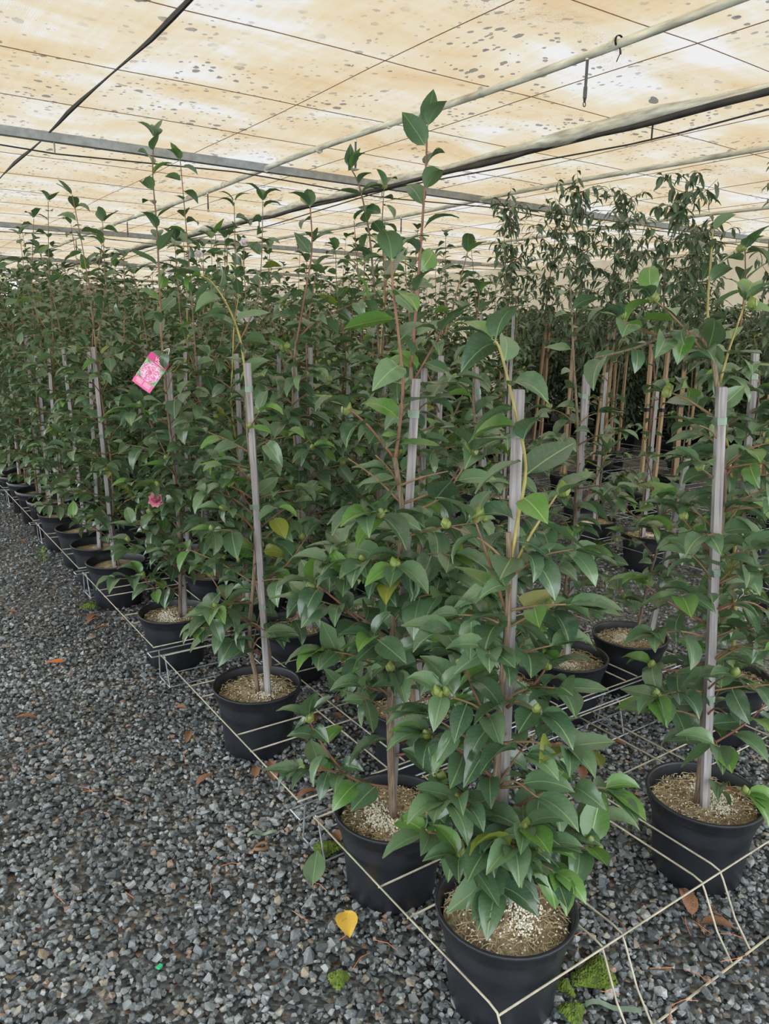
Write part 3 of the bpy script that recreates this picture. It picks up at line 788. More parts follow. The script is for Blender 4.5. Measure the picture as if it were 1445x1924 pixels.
def hedge_proto(seed, h):
    P = Plant((0, 0, 0), 2, seed, 'potted_shrub'); r = P.r; P.pot(seed)
    for i in range(7):
        a = r.uniform(0, 6.28); P.twig(smooth_path([(0, 0, .2), (.1 * math.cos(a), .1 * math.sin(a), .6), (.2 * math.cos(a), .2 * math.sin(a), h - .15)], 3), .006, .002, 'bark')
    for i in range(1100):
        z = .38 + (h - .38) * r.random() ** .8; a = r.uniform(0, 6.28); rad = .29 * math.sqrt(r.random()) * (1 - .35 * abs(z / h - .55))
        p = Vector((rad * math.cos(a), rad * math.sin(a), z))
        P.leaf(p, Vector((math.cos(a), math.sin(a), r.uniform(-.8, .5))), Vector((r.uniform(-.5, .5), r.uniform(-.5, .5), 1)), r.uniform(.09, .14))
    P.finish('hedge_leaf', AN, 'bark'); tag(P.root, 'dense dark shrub in a black pot at the far side', 'potted plant', 'dense shrubs at the far side')
    PROTO.append(P.root); CHILD[P.root.name] = list(P.root.children); P.root['used'] = 0
    return P.root
FARJ = [[], [], [], []]; FARN = [0]
def join_far(proto, x, y, rz, sc):
    V, Q, U, Rn = ARR[proto.name]; c, s_ = math.cos(rz), math.sin(rz)
    R3 = np.array([[c, -s_, 0], [s_, c, 0], [0, 0, 1]]) * sc
    FARJ[0].append(V @ R3.T + np.array([x, y, 0])); FARJ[1].append(Q + FARN[0]); FARJ[2].append(U); FARJ[3].append(Rn); FARN[0] += len(V)
BAYX = [x0 + (a + b) / 2 - .965 for x0 in (4.15, 6.35) for a, b in CX]
BAYY = [2.05 + 1.37 * k + .17 + .46 * q for k in range(4) for q in range(3)]; TAKEN = set()
def bay(x, y):
    """nearest free pot opening of the racks across the aisle"""
    if not (4.1 < x < 8.4 and y < 7.6): return x, y
    c = min(((i, j) for i in range(len(BAYX)) for j in range(len(BAYY)) if (i, j) not in TAKEN), key=lambda q: (BAYX[q[0]] - x) ** 2 + (BAYY[q[1]] - y) ** 2)
    TAKEN.add(c); return BAYX[c[0]], BAYY[c[1]]
YOUNG = [(*bay(x, y), h) for x, y, h in ((4.35, 2.36, 1.35), (4.38, 3.0, 1.2), (4.40, 3.70, 1.3), (4.47, 4.42, 1.75), (4.8, 2.7, 1.3), (4.75, 3.9, 1.2), (4.38, 4.95, 1.7))]
TREES = [bay(x, y) for x, y in ((5.51, 4.05), (5.51, 4.96), (6.51, 4.51), (6.51, 5.42), (7.31, 4.96), (6.51, 3.59), (5.91, 3.14), (6.51, 2.68), (7.31, 5.88), (5.51, 5.88), (7.31, 4.05), (6.51, 6.33), (7.31, 3.14))]
TALL = [bay(x, y) for x, y in ((4.71, 4.96), (4.71, 5.88), (5.11, 6.79), (4.71, 6.79))]
def put(proto, x, y, rz, sc=1.0, label=None, group=None):
    o = proto if not proto['used'] else copy_thing(proto)
    proto['used'] = 1
    o.location = (x, y, 0); o.rotation_euler = (0, 0, rz); o.scale = (sc, sc, sc)
    if 'used' in o.keys() and o is not proto: del o['used']
    if label: o['label'] = label
    if group: o['group'] = group
    return o
mid = [make_proto(100 + k, 2, h, bush=32, L=(.085, .125), leaders=3, blen=.33) for k, h in enumerate((1.7, 1.85, 2.0, 2.2, 2.4, 1.9, 2.1))]
farp = [make_proto(140 + k, 3, h, bush=14, L=(.13, .18), leaders=2) for k, h in enumerate((1.9, 2.2, 2.5))]
trees = [tree_proto(200 + k, h) for k, h in enumerate((2.75, 2.85, 2.6, 2.9))]
hedges = [hedge_proto(230 + k, h) for k, h in enumerate((1.6, 1.9))]

ROWN = ['edging the gravel path', 'in the second row from the gravel path', 'in the third row from the gravel path', 'in the fourth row from the gravel path', 'in the fifth row, along the inner aisle']
XC = [1.125, 1.525, 1.927, 2.328, 2.728]
slots = []                                                  # (column, y)
y = 3.82; k = 0
rowy = []
yy = 1.84
while yy < 28:
    for q in range(3): rowy.append(yy + .46 * q + .17)
    yy += 1.37
col0 = [4.28, 4.74, 5.19, 5.65, 6.11, 6.57, 7.03]
near_slots, far_slots = [], []
for ci, x in enumerate(XC):
    for y in rowy:
        if ci == 0 and (y < 4.1): continue
        if ci == 1 and y < 3.2: continue
        if ci == 2 and (y < 2.3 or abs(y - 2.93) < .1): continue      # that bay holds the plant with the thin grey leader
        if ci == 3 and y < 3.3: continue
        if ci == 4 and y < 3.7: continue
        if ci > 0 and rng.random() < .10: continue
        d = depth((x, y, .8))
        jx, jy = rng.uniform(-.012, .012), rng.uniform(-.02, .02)
        (near_slots if d < 5.6 else far_slots).append((ci, x + jx, y + jy, d))
for ci, x, y, d in far_slots:
    if y > 16 and rng.random() < .35: continue
    if y > 11.2: join_far(rng.choice(farp), x, y, rng.uniform(0, 6.28), rng.uniform(.92, 1.08)); continue
    put(rng.choice(mid), x, y, rng.uniform(0, 6.28), rng.uniform(.92, 1.06), 'bushy staked camellia further back ' + ROWN[ci], 'camellias in the row ' + str(ci + 1) + ' of the near bed')
for i, x in enumerate(BAYX[:5]):
    for j, y in enumerate(BAYY + [7.62 + .5 * q for q in range(37)]):
        if y < 4.9 or (x > 4.9 and y < 6.3) or (i, j) in TAKEN: continue
        if rng.random() < (.05 if y < 9 else .22): continue
        if y > 11.5: join_far(rng.choice(farp), x, y, rng.uniform(0, 6.28), rng.uniform(.92, 1.08)); continue
        put(rng.choice(mid[2:5] if y < 9 else mid), x + rng.uniform(-.012, .012), y + rng.uniform(-.015, .015), rng.uniform(0, 6.28), rng.uniform(1.0, 1.04) if y < 9 else rng.uniform(.9, 1.06), 'bushy camellia with grey stake in the bed across the aisle', 'camellias across the aisle')
for x, y in TALL: put(mid[4], x, y, rng.uniform(0, 6.28), 1.02, 'tall dark camellia standing next to the staked trees', 'tall camellias by the staked trees')
for i, (x, y) in enumerate(TREES): put(trees[i % 4], x, y, rng.uniform(0, 6.28), rng.uniform(.94, 1.03))
for x in np.arange(8.7, 12.0, .72):
    for y in np.arange(3.8, 15, .75):
        if rng.random() < .06 or not 960 < project((x, y, 1.0))[0] < 1560: continue
        put(rng.choice(hedges), x + rng.uniform(-.04, .04), y + rng.uniform(-.04, .04), rng.uniform(0, 6.28), rng.uniform(.94, 1.04))
for x in np.arange(6.8, 12.0, .7):
    for y in np.arange(15.5, 27, 1.1):
        join_far(rng.choice(farp), x + rng.uniform(-.1, .1), y + rng.uniform(-.1, .1), rng.uniform(0, 6.28), rng.uniform(.95, 1.15))
for pr in PROTO:
    if not pr['used']:
        for c in CHILD[pr.name]: bpy.data.objects.remove(c)
        bpy.data.objects.remove(pr)
    else: del pr['used']
o = link('distant_camellias', mesh_np('distant_camellias', np.vstack(FARJ[0]), np.vstack(FARJ[1]), M['leaf_many'], True, np.vstack(FARJ[2]), np.concatenate(FARJ[3])))
tag(o, 'mass of distant camellia foliage at the far end of the beds', 'foliage', kind='stuff')
# trees beyond the open far end
for i in range(4):
    P = Plant((-1.5 + 2.9 * i, 32.5 + rng.uniform(-.6, .8), 0), 3, 300 + i, 'leafy_tree'); r = P.r; hh = r.uniform(4.8, 5.8)
    P.twig(smooth_path([P.base + Vector((0, 0, -.05)), P.base + Vector((.1, 0, 2)), P.base + Vector((0, .1, hh - .5))], 3), .07, .02, 'bark')
    for q in range(1000):
        z = .3 + (hh - .3) * r.random(); a = r.uniform(0, 6.28); rad = .92 * math.sqrt(r.random()) * (1 - .5 * abs(z / hh - .5))
        P.leaf(P.base + Vector((rad * math.cos(a), rad * math.sin(a), z)), Vector((math.cos(a), math.sin(a), r.uniform(-.8, .3))), Vector((r.uniform(-.4, .4), r.uniform(-.4, .4), 1)), r.uniform(.34, .5))
    P.finish('hedge_leaf', A2, 'bark'); tag(P.root, 'dark leafy tree outside the open far end', 'tree', 'trees outside the far end')

# ------------------------------------------------------------------ near plants
def px_path(P, pts, sub=4):
    return smooth_path([atp(p[0], p[1], P.base, p[2] if len(p) > 2 else 0.0) for p in pts], sub)
def custom(x, y, seed, label, group, stake, stems, branches, bush=(0.34, 1.25, 14, .28), L=(.085, .135), lod=0, young=.07, sp=.036, ties=(.3, .6, .93), front=-.022, clear=()):
    P = Plant((x, y, 0), lod, seed); P.pot(seed)
    if stake:
        t = atp(stake[2], stake[3], P.base, front); bt = atp(stake[0], stake[1], P.base, front); bt = t + (bt - t) * ((t.z - .2) / (t.z - bt.z))
        P.stake(bt, t, ties=ties)
        guard = [(bt, t, a, b, c) for a, b, c in clear]
    else: guard = []
    main = None
    for st in stems:
        pts = px_path(P, [(q[0] - 9, q[1], .012) if q[1] > 1000 else (q[0], q[1], .008) for q in st['p']])
        if st.get('soil'): pts[0].z = .21
        P.keep_clear = [] if st.get('n') == 'leader' else guard
        P.twig(pts, st.get('r0', .008), st.get('r1', .003), st.get('m', 'bark'), st.get('n', 'stem'), 8)
        P.leaves_along(pts, st.get('t0', .25), st.get('sp', .055), st.get('L', L), st.get('el', (.2, .75)), up_top=st.get('up', False), young=st.get('y', young), tip=st.get('tip', False))
        if main is None: main = pts
    for br in branches:
        pts = px_path(P, br['p'], 3); P.keep_clear = [g for g in guard if g[4] > .92]
        P.twig(pts, br.get('r0', .0042), .0018, br.get('m', 'twig_red'), 'branch', 7)
        P.leaves_along(pts, br.get('t0', .2), br.get('sp', sp), br.get('L', L), young=br.get('y', young), up_top=br.get('up', False))
        for q in range(br.get('buds', 1)):
            P.bud(pts[-1] + Vector((P.r.uniform(-.018, .018), P.r.uniform(-.018, .018), P.r.uniform(-.004, .012))), Vector((P.r.uniform(-.5, .5), P.r.uniform(-.5, .5), 1)), P.r.uniform(.02, .027))
    P.keep_clear = guard
    if bush: auto_branches(P, main, bush[0], bush[1], bush[2], bush[3], L, sp, young)
    tag(P.root, label, 'potted plant', group)
    return P
G = 'camellias of the near bed'
P1 = custom(1.118, 1.095, 1, 'glossy camellia in the pot at the bare front corner of the rack', G, (946, 1500, 975, 732),
    [dict(p=[(944, 1668), (942, 1480), (950, 1320), (962, 1180), (966, 1060), (955, 1000)], soil=True, r0=.0095, r1=.0055, m='bark'),
     dict(p=[(966, 1080), (972, 980), (988, 880), (970, 780), (942, 665), (930, 640)], r0=.0042, r1=.0022, m='twig_green', n='leader', sp=.042, tip=True, t0=.08, L=(.10, .14))],
    [dict(p=[(958, 1170), (928, 1080), (892, 975)], buds=2), dict(p=[(968, 1060), (1000, 1000), (1046, 930)], m='twig_green'),
     dict(p=[(946, 1560), (1010, 1545), (1075, 1560), (1112, 1548)], buds=3, y=.25), dict(p=[(946, 1600), (1030, 1600), (1105, 1590, .05)], buds=2, y=.75, sp=.028, L=(.11, .14)),
     dict(p=[(945, 1540), (880, 1500), (815, 1460)], buds=1), dict(p=[(944, 1480), (880, 1420), (812, 1380)]), dict(p=[(945, 1600), (880, 1580), (830, 1560, .05)], buds=2),
     dict(p=[(952, 1330), (1000, 1290), (1030, 1250)], buds=2), dict(p=[(946, 1570), (960, 1560, .1), (985, 1555, .16)], buds=2), dict(p=[(950, 1380), (900, 1320), (870, 1240)]),
     dict(p=[(944, 1600), (935, 1580, .09), (920, 1590, .15)]), dict(p=[(946, 1625), (905, 1620, .08), (865, 1610, .14)], sp=.026), dict(p=[(946, 1615), (985, 1600, .1), (1020, 1590, .16)], sp=.026), dict(p=[(945, 1600), (955, 1580, .10), (965, 1590, .17)], sp=.026),
     dict(p=[(945, 1560), (900, 1530, .06), (860, 1500, .10)], sp=.03), dict(p=[(946, 1530), (1000, 1500, .05), (1040, 1480, .08)], sp=.03)], bush=(.36, 1.08, 26, .25), clear=((1.0, 1.5, .9), (.42, .72, .9), (.72, 1.0, .3)))
P2 = custom(1.112, 1.55, 2, 'tall camellia with a rust-red leader in the second pot along the gravel', G, (748, 1320, 782, 712),
    [dict(p=[(748, 1530), (742, 1380), (745, 1240), (752, 1100), (757, 980), (742, 860)], soil=True, r0=.011, r1=.006, m='bark'),
     dict(p=[(742, 870), (757, 740), (750, 640), (738, 540), (737, 492)], r0=.0045, r1=.0025, m='twig_red', n='leader', sp=.05, tip=True, t0=.1, y=.25, L=(.10, .14))],
    [dict(p=[(742, 1480), (680, 1470), (636, 1450), (570, 1446)], buds=1, sp=.022), dict(p=[(660, 1465), (613, 1410), (580, 1352)], buds=2, sp=.026),
     dict(p=[(742, 862), (692, 800), (655, 768)], y=.2), dict(p=[(742, 1230), (635, 1130), (592, 1098)], buds=1), dict(p=[(755, 965), (830, 935), (888, 850)], buds=2, m='twig_brown'),
     dict(p=[(752, 1070), (700, 1060), (640, 1030)], buds=2), dict(p=[(752, 1100), (820, 1090), (880, 1120)], y=.3), dict(p=[(744, 1300), (690, 1290), (640, 1240)]),
     dict(p=[(744, 1420), (800, 1400), (830, 1330)]), dict(p=[(752, 1060), (750, 1045, .1), (745, 1060, .16)], buds=2), dict(p=[(745, 1250), (740, 1235, .1), (742, 1260, .16)])],
    bush=(.52, 1.18, 28, .28), clear=((1.2, 1.5, .8), (.26, .72, .95)))
P3 = custom(1.522, 2.008, 3, 'tallest camellia, its bare red leader reaching for the white pipe', G, (790, 1100, 797, 692),
    [dict(p=[(785, 1325), (788, 1150), (792, 950), (778, 780), (772, 690)], soil=True, r0=.009, r1=.006),
     dict(p=[(772, 690), (782, 580), (792, 440), (800, 320), (803, 238)], r0=.0058, r1=.0024, m='twig_red', n='leader', sp=.06, L=(.10, .14), tip=True, t0=.04, el=(.5, 1.0), up=True)],
    [dict(p=[(792, 950), (850, 900), (880, 840)]), dict(p=[(775, 720), (820, 640), (835, 610)])], bush=(.34, 1.35, 28, .30), L=(.09, .13))
P4 = custom(1.122, 2.455, 4, 'camellia with two trunks in the pot beside the clear grey stake', G, (503, 1290, 465, 682),
    [dict(p=[(494, 1285), (478, 1200), (488, 1060), (478, 940), (466, 820), (462, 700)], soil=True, r0=.009, r1=.005),
     dict(p=[(505, 1290), (516, 1240), (505, 1170), (490, 1090)], r0=.009, r1=.006, soil=True, t0=.8),
     dict(p=[(462, 720), (452, 640), (428, 575), (398, 530), (376, 518)], r0=.0045, r1=.0022, m='twig_green', n='leader', sp=.036, tip=True, t0=.05, L=(.10, .135))],
    [dict(p=[(485, 1180), (440, 1150), (395, 1080)]), dict(p=[(480, 1000), (430, 930), (415, 880)], y=.1), dict(p=[(484, 1100), (540, 1060), (575, 1010)]), dict(p=[(490, 1230), (430, 1190), (390, 1190)]),
     dict(p=[(478, 960), (455, 930), (440, 905, .08)], y=.3), dict(p=[(482, 1180), (540, 1170), (580, 1130)])], bush=(.36, 1.2, 28, .30), L=(.09, .13), front=.03, clear=((.2, 1.5, 1.0),))
P5 = custom(1.122, 3.36, 5, 'camellia bearing the pink picture tag, with a tall thin leader', G, (346, 1120, 318, 700),
    [dict(p=[(347, 1140), (338, 1000), (325, 860), (312, 740), (304, 640)], soil=True, r0=.009, r1=.005),
     dict(p=[(304, 650), (300, 540), (294, 420), (287, 330), (289, 258)], r0=.005, r1=.0022, m='twig_brown', n='leader', sp=.05, tip=True, t0=.05, el=(.4, .9), up=True)],
    [dict(p=[(335, 900), (300, 830), (265, 760)], m='twig_brown'), dict(p=[(345, 1080), (300, 1040), (240, 1020)]), dict(p=[(340, 1060), (390, 1020), (420, 1000)]), dict(p=[(338, 1040), (300, 990), (285, 960, .05)]),
     dict(p=[(345, 1100), (300, 1110, .05), (265, 1080, .1)])], bush=(.36, 1.35, 34, .32), L=(.09, .13), clear=((.9, 1.4, .75),))
P6 = custom(1.522, 2.92, 6, 'camellia with green bud clusters rising behind the clear grey stake', G, (572, 1000, 553, 690),
    [dict(p=[(568, 1180), (574, 1040), (558, 880), (550, 760), (556, 640)], soil=True, r0=.009, r1=.005),
     dict(p=[(556, 650), (572, 560), (586, 470), (583, 390)], r0=.005, r1=.0024, m='twig_red', n='leader', sp=.05, tip=True, t0=.03)],
    [dict(p=[(556, 640), (600, 600), (690, 560)], m='twig_red'), dict(p=[(560, 600), (545, 575), (535, 570)], buds=3), dict(p=[(556, 680), (545, 660), (538, 655)], buds=3)], bush=(.36, 1.35, 32, .30), L=(.09, .13))
P7 = custom(1.92, 1.108, 7, 'broad camellia whose top arches sideways over its grey stake', G, (1327, 1440, 1356, 727),
    [dict(p=[(1322, 1490), (1335, 1300), (1352, 1100), (1360, 920), (1352, 780), (1342, 690), (1325, 645), (1300, 628), (1250, 632), (1190, 655), (1120, 672)], soil=True, r0=.010, r1=.0028, t0=.2, sp=.034)],
    [dict(p=[(1345, 690), (1305, 640), (1260, 590), (1225, 560)], m='twig_brown', buds=2), dict(p=[(1352, 720), (1372, 650), (1400, 570)], m='twig_green'), dict(p=[(1352, 790), (1290, 750), (1250, 735)], m='twig_brown', buds=2),
     dict(p=[(1358, 900), (1400, 850), (1440, 830)]), dict(p=[(1345, 1050), (1310, 1010), (1280, 970)], buds=2), dict(p=[(1345, 1180), (1270, 1140), (1215, 1100)], y=.5, buds=1), dict(p=[(1340, 1240), (1270, 1260), (1225, 1250)], y=.4, buds=1),
     dict(p=[(1335, 1400), (1400, 1360), (1440, 1320)], y=.25), dict(p=[(1326, 1480), (1370, 1480, .06), (1400, 1490, .1)], y=.3), dict(p=[(1342, 1150), (1400, 1130), (1445, 1150)]), dict(p=[(1250, 632), (1200, 620), (1170, 600)], m='twig_brown')],
    bush=(.36, 1.3, 34, .28), L=(.085, .135), young=.12, front=.03, clear=((.35, 1.5, .95),))
P8 = custom(2.322, 2.008, 8, 'slim camellia with pointed grey stake in the pot by the silver bearers', G, (1068, 1200, 1101, 703),
    [dict(p=[(1060, 1245), (1068, 1130), (1082, 960), (1085, 800), (1078, 680), (1073, 560), (1070, 530)], soil=True, r0=.008, r1=.0024, t0=.1, sp=.04)],
    [dict(p=[(1085, 960), (1120, 900), (1140, 850)])], bush=(.34, 1.25, 22, .25), L=(.085, .125), clear=((.9, 1.5, .95), (.2, .9, .5)))
P9 = custom(2.73, 2.015, 9, 'short camellia leaning right beside its grey stake, in the outermost pot', G, (1225, 1180, 1292, 860),
    [dict(p=[(1205, 1195), (1225, 1100), (1240, 1000), (1225, 900), (1212, 850)], soil=True, r0=.007, r1=.0025, t0=.3)], [dict(p=[(1215, 1130), (1160, 1110), (1120, 1100)]), dict(p=[(1240, 1000), (1180, 960), (1160, 920)], buds=2)],
    bush=(.5, .95, 10, .22), L=(.075, .105))
P10 = custom(1.928, 2.012, 10, 'bushy camellia behind the front corner plant', G, (935, 1200, 893, 690),
    [dict(p=[(935, 1270), (925, 1100), (905, 900), (890, 760), (895, 640), (892, 610)], soil=True, r0=.008, r1=.0024, t0=.1)], [], bush=(.34, 1.3, 26, .28), L=(.085, .125))
P11 = custom(2.725, 1.546, 11, 'camellia with a tall yellowish shoot behind the arching plant', G, (1375, 1200, 1420, 660),
    [dict(p=[(1385, 1270), (1390, 1100), (1375, 900), (1345, 720), (1330, 600), (1335, 500), (1340, 430)], soil=True, r0=.009, r1=.0026, m='twig_green', t0=.1)], [dict(p=[(1380, 1000), (1420, 900), (1430, 800)]), dict(p=[(1390, 620), (1400, 540), (1400, 470)], buds=3)], bush=(.34, 1.5, 30, .30), L=(.09, .13))
P12 = custom(1.93, 2.93, 12, 'camellia whose dark round leaves crown a thin grey leader', G, (716, 900, 722, 675),
    [dict(p=[(710, 1130), (708, 960), (712, 800), (714, 700), (706, 580), (694, 440), (675, 350), (660, 318)], soil=True, r0=.009, r1=.0024, m='bark', t0=.05, tip=True)],
    [dict(p=[(712, 760), (724, 560), (718, 440), (722, 350)], m='twig_red', sp=.04)], bush=(.34, 1.45, 30, .30), L=(.085, .125))
ORD = ['first', 'second', 'third', 'fourth', 'fifth', 'sixth', 'seventh', 'eighth', 'ninth', 'tenth', 'eleventh', 'twelfth']
cnt = {}; NEARP = []
for i, (ci, x, y, d) in enumerate(near_slots):
    cnt[ci] = cnt.get(ci, -1) + 1
    h = rng.choice((1.7, 1.85, 2.0, 2.2, 2.35)) if d > 3.6 else rng.uniform(1.6, 1.85)
    PQ = camellia((x, y, 0), 1, 400 + i, height=h, stake_top=rng.uniform(1.40, 1.47), lean=(rng.uniform(-.05, .05), rng.uniform(-.05, .05)), bush=30, blen=.33, leaders=2, L=(.085, .12),
             label=ORD[cnt[ci]] + (' staked camellia beyond the pink-tagged one, edging the gravel path' if ci == 0 else ' unmarked staked camellia ' + ROWN[ci]), group='camellias in the row ' + str(ci + 1) + ' of the near bed'); NEARP.append(PQ)
for i, (x, y, h) in enumerate(YOUNG):
    camellia((x, y, 0), 1, 600 + i, height=h + .25, stake_top=h, bush=8, blen=.22, leaders=0, L=(.065, .095), label=ORD[i] + ' sparse young camellia across the aisle, counting inward from its open end', group='young camellias across the aisle', loose=True)

# a leaf that would grow through a wooden stake turns aside around its twig
STK = []
for o in COL.objects:
    if o.name.startswith('stake') and o.parent and o.parent.name.startswith('potted_camellia') and o.parent.rotation_euler.z == 0:
        zs = max(v.co.z for v in o.data.vertices); mb = Matrix.Translation(o.parent.location) @ o.matrix_basis
        STK.append((np.array(mb @ Vector((0, 0, 0))), np.array(mb @ Vector((0, 0, zs)))))
S0 = np.array([a for a, b in STK]); S1 = np.array([b for a, b in STK])
SAMP = {}
def samples(me):
    if me.name not in SAMP:
        v = np.array([q.co[:] for q in me.vertices]); pts = [v]
        for p in me.polygons:
            f = v[list(p.vertices)]; pts.append(f.mean(0)[None]); pts.append((f + np.roll(f, 1, 0)) / 2); pts.append((f + f.mean(0)) / 2)
        SAMP[me.name] = np.vstack(pts)
    return SAMP[me.name]
def hits(m4, me, idx):
    w = samples(me) @ np.array(m4.to_3x3()).T + np.array(m4.translation)
    for k in idx:
        t = (w[:, 2] - S0[k][2]) / (S1[k][2] - S0[k][2]); q = S0[k] + (S1[k] - S0[k]) * t[:, None]
        if ((np.hypot(w[:, 0] - q[:, 0], w[:, 1] - q[:, 1]) < .0165) & (t > -.01) & (t < 1.01)).any(): return True
    return False
for o in list(COL.objects):
    if not (o.name.startswith('leaf') and o.parent and o.parent.name.startswith('potted_camellia')): continue
    P0 = Matrix.Translation(o.parent.location); b = P0 @ o.matrix_basis; c = np.array(b.translation)
    idx = np.where(np.hypot(S0[:, 0] - c[0], S0[:, 1] - c[1]) < .32)[0]
    if not len(idx) or not hits(b, o.data, idx): continue
    piv = b.translation - b.to_3x3().col[0] * .09                 # where the stalk leaves the twig
    done = False
    for ang in (.4, -.4, .75, -.75, 1.1, -1.1, 1.5, -1.5, 2.0, -2.0, 2.6, -2.6):
        for tilt in (0, .35, -.35):
            nb = Matrix.Translation(piv) @ Matrix.Rotation(ang, 4, 'Z') @ Matrix.Rotation(tilt, 4, 'X') @ Matrix.Translation(-piv) @ b
            if not hits(nb, o.data, idx): done = True; break
        if done: break
    if not done:                                                  # stalk starts right against the stake: set it on the stake's near face
        k = min(idx, key=lambda q: np.hypot(S0[q][0] - c[0], S0[q][1] - c[1])); t = (c[2] - S0[k][2]) / (S1[k][2] - S0[k][2]); q = S0[k] + (S1[k] - S0[k]) * t
        out = Vector((c[0] - q[0], c[1] - q[1], 0)); out = out.normalized() if out.length > .002 else -VN
        for ang in (0, .5, -.5, 1.0, -1.0, 1.6, -1.6, 2.4, -2.4):
            nb = Matrix.Translation(Vector(q) + out * .024) @ Matrix.Rotation(ang, 4, 'Z') @ Matrix.Translation(-b.translation) @ b
            if not hits(nb, o.data, idx): break
    o.matrix_basis = P0.inverted() @ nb

# flowers and withered heads
P5.flower(atp(294, 940, P5.base, .19), Vector((-.45, -.75, .5)), 'pink', .038, ((4, .25), (6, .7), (8, 1.1), (9, 1.5)))
for (px, py) in ((330, 910),): P5.flower(atp(px, py, P5.base, .02), Vector((0, -.6, -.4)), 'dead', .022, ((4, .3), (5, .8)))
P2.flower(atp(754, 1384, P2.base, .06), Vector((-.3, -.8, -.3)), 'dead', .022, ((4, .3), (5, .8)))
P1.flower(atp(1013, 1352, P1.base, .02), Vector((.6, -.6, .1)), 'dead', .018, ((4, .3), (5, .7)))
P6.flower(atp(590, 900, P6.base, .05), Vector((0, -.8, -.3)), 'dead', .026, ((4, .3), (5, .8)))
for (px, py) in ((460, 458), (345, 492), (372, 480), (355, 578), (367, 612), (448, 590), (452, 606), (305, 498), (318, 512), (470, 600)):
    Q_ = min((q for q in NEARP if depth(q.base + Vector((0, 0, 1))) > 3.6), key=lambda q: abs(project(q.base + Vector((0, 0, 1.5)))[0] - px))
    c = atp(px, py, Q_.base); c = Vector((Q_.base.x, Q_.base.y, c.z)).lerp(c, .8)
    Q_.twig([Vector((Q_.base.x, Q_.base.y, c.z - .08)), c], .002, .0015, 'twig_brown'); Q_.flower(c, Vector((-.4, -.7, .4)), 'white', .03, ((4, .5), (6, 1.1)))

# ------------------------------------------------------------------ pink picture tag
def tag_print_mat():
    m, nt, b = new_mat('printed_flower_photo')
    co = coords(nt, 'Object'); sep = N(nt, 'ShaderNodeSeparateXYZ'); nt.links.new(co, sep.inputs[0])
    v = N(nt, 'ShaderNodeTexVoronoi'); v.inputs['Scale'].default_value = 150; nt.links.new(co, v.inputs['Vector'])
    n = noise(nt, 60, 3, co)
    r = math_node(nt, 'SQRT', math_node(nt, 'ADD', math_node(nt, 'POWER', sep.outputs[0], 2.0), math_node(nt, 'POWER', sep.outputs[1], 2.0)))
    r = math_node(nt, 'ADD', r, math_node(nt, 'MULTIPLY', math_node(nt, 'SUBTRACT', n.outputs[0], .5), .016))
    pet = ramp(nt, [(0.0, (.50, .02, .12)), (.35, (.70, .14, .36)), (.8, (.86, .62, .74))]); nt.links.new(v.outputs['Distance'], pet.inputs[0])
    cen = mix(nt, (.60, .02, .06), pet.outputs[0], math_node(nt, 'DIVIDE', r, .010, clamp=True))
    bgc = ramp(nt, [(.4, (.05, .16, .05)), (.6, (.25, .50, .22))]); nt.links.new(n.outputs[0], bgc.inputs[0])
    c = mix(nt, cen, bgc.outputs[0], math_node(nt, 'GREATER_THAN', r, .042))
    nt.links.new(c, b.inputs['Base Color']); b.inputs['Roughness'].default_value = .35
    return m
M['print'] = tag_print_mat()
M['tag_pink'] = plain('bright_pink_card', (.60, .03, .19), .35, var=.08); M['tag_pink2'] = plain('light_pink_card', (.78, .12, .32), .35, var=.08); M['white'] = plain('white_ink', (.9, .85, .88), .4, var=.02)
TO = 0.165
tb = P5.base; cpos = atp(283, 700, tb, TO)
v0 = atp(246, 714, tb, TO) - atp(283, 659, tb, TO); s0 = atp(320, 678, tb, TO) - atp(283, 659, tb, TO)
ty = (-v0).normalized(); tx = (s0 - ty * s0.dot(ty)).normalized(); tz = tx.cross(ty)
LEN, WID = v0.length, s0.length
te = bpy.data.objects.new('plant_tag', None); COL.objects.link(te)
te.matrix_world = Matrix.Translation(cpos) @ Matrix(((tx.x, ty.x, tz.x), (tx.y, ty.y, tz.y), (tx.z, ty.z, tz.z))).to_4x4()
tag(te, 'pink picture tag with a striped pink flower hanging on a camellia', 'tag')
def card(name, mat, x0, x1, y0, y1, z=0.0): return MB().box(((x0 + x1) / 2, (y0 + y1) / 2, z), (x1 - x0, y1 - y0, .0012)).build(name, M[mat], te)
card('card', 'white', -WID / 2, WID / 2, -LEN / 2, LEN / 2)
card('photo', 'print', -WID / 2 + .001, WID / 2 - .001, -LEN * .29, LEN * .29, .0008)
card('top_band', 'tag_pink', -WID / 2, WID / 2, LEN * .28, LEN / 2, .0009); card('bottom_band', 'tag_pink2', -WID / 2, WID / 2, -LEN / 2, -LEN * .27, .0009)
for k in range(4): card('print_line', 'white', -WID * (.4 if k < 2 else .36), -WID * .05, -LEN * (.32 + .035 * k), -LEN * (.32 + .035 * k) + .0016, .0013)
for k in range(4): card('print_line', 'white', WID * .02, WID * .38, -LEN * (.32 + .035 * k), -LEN * (.32 + .035 * k) + .0016, .0013)
card('print_line', 'white', -WID * .1, WID * .38, LEN * .315, LEN * .315 + .002, .0014)
fc = bpy.data.curves.new('lettering', 'FONT'); fc.body = 'VOLU'; fc.size = .022; fc.align_x = 'LEFT'; fc.extrude = .0003
tmp = bpy.data.objects.new('tmp', fc); COL.objects.link(tmp); dg = bpy.context.evaluated_depsgraph_get()
tm = bpy.data.meshes.new_from_object(tmp.evaluated_get(dg)); bpy.data.objects.remove(tmp); tm.materials.clear(); tm.materials.append(M['white'])
lt = link('lettering', tm, te, (-WID * .18, LEN * .355, .0016))
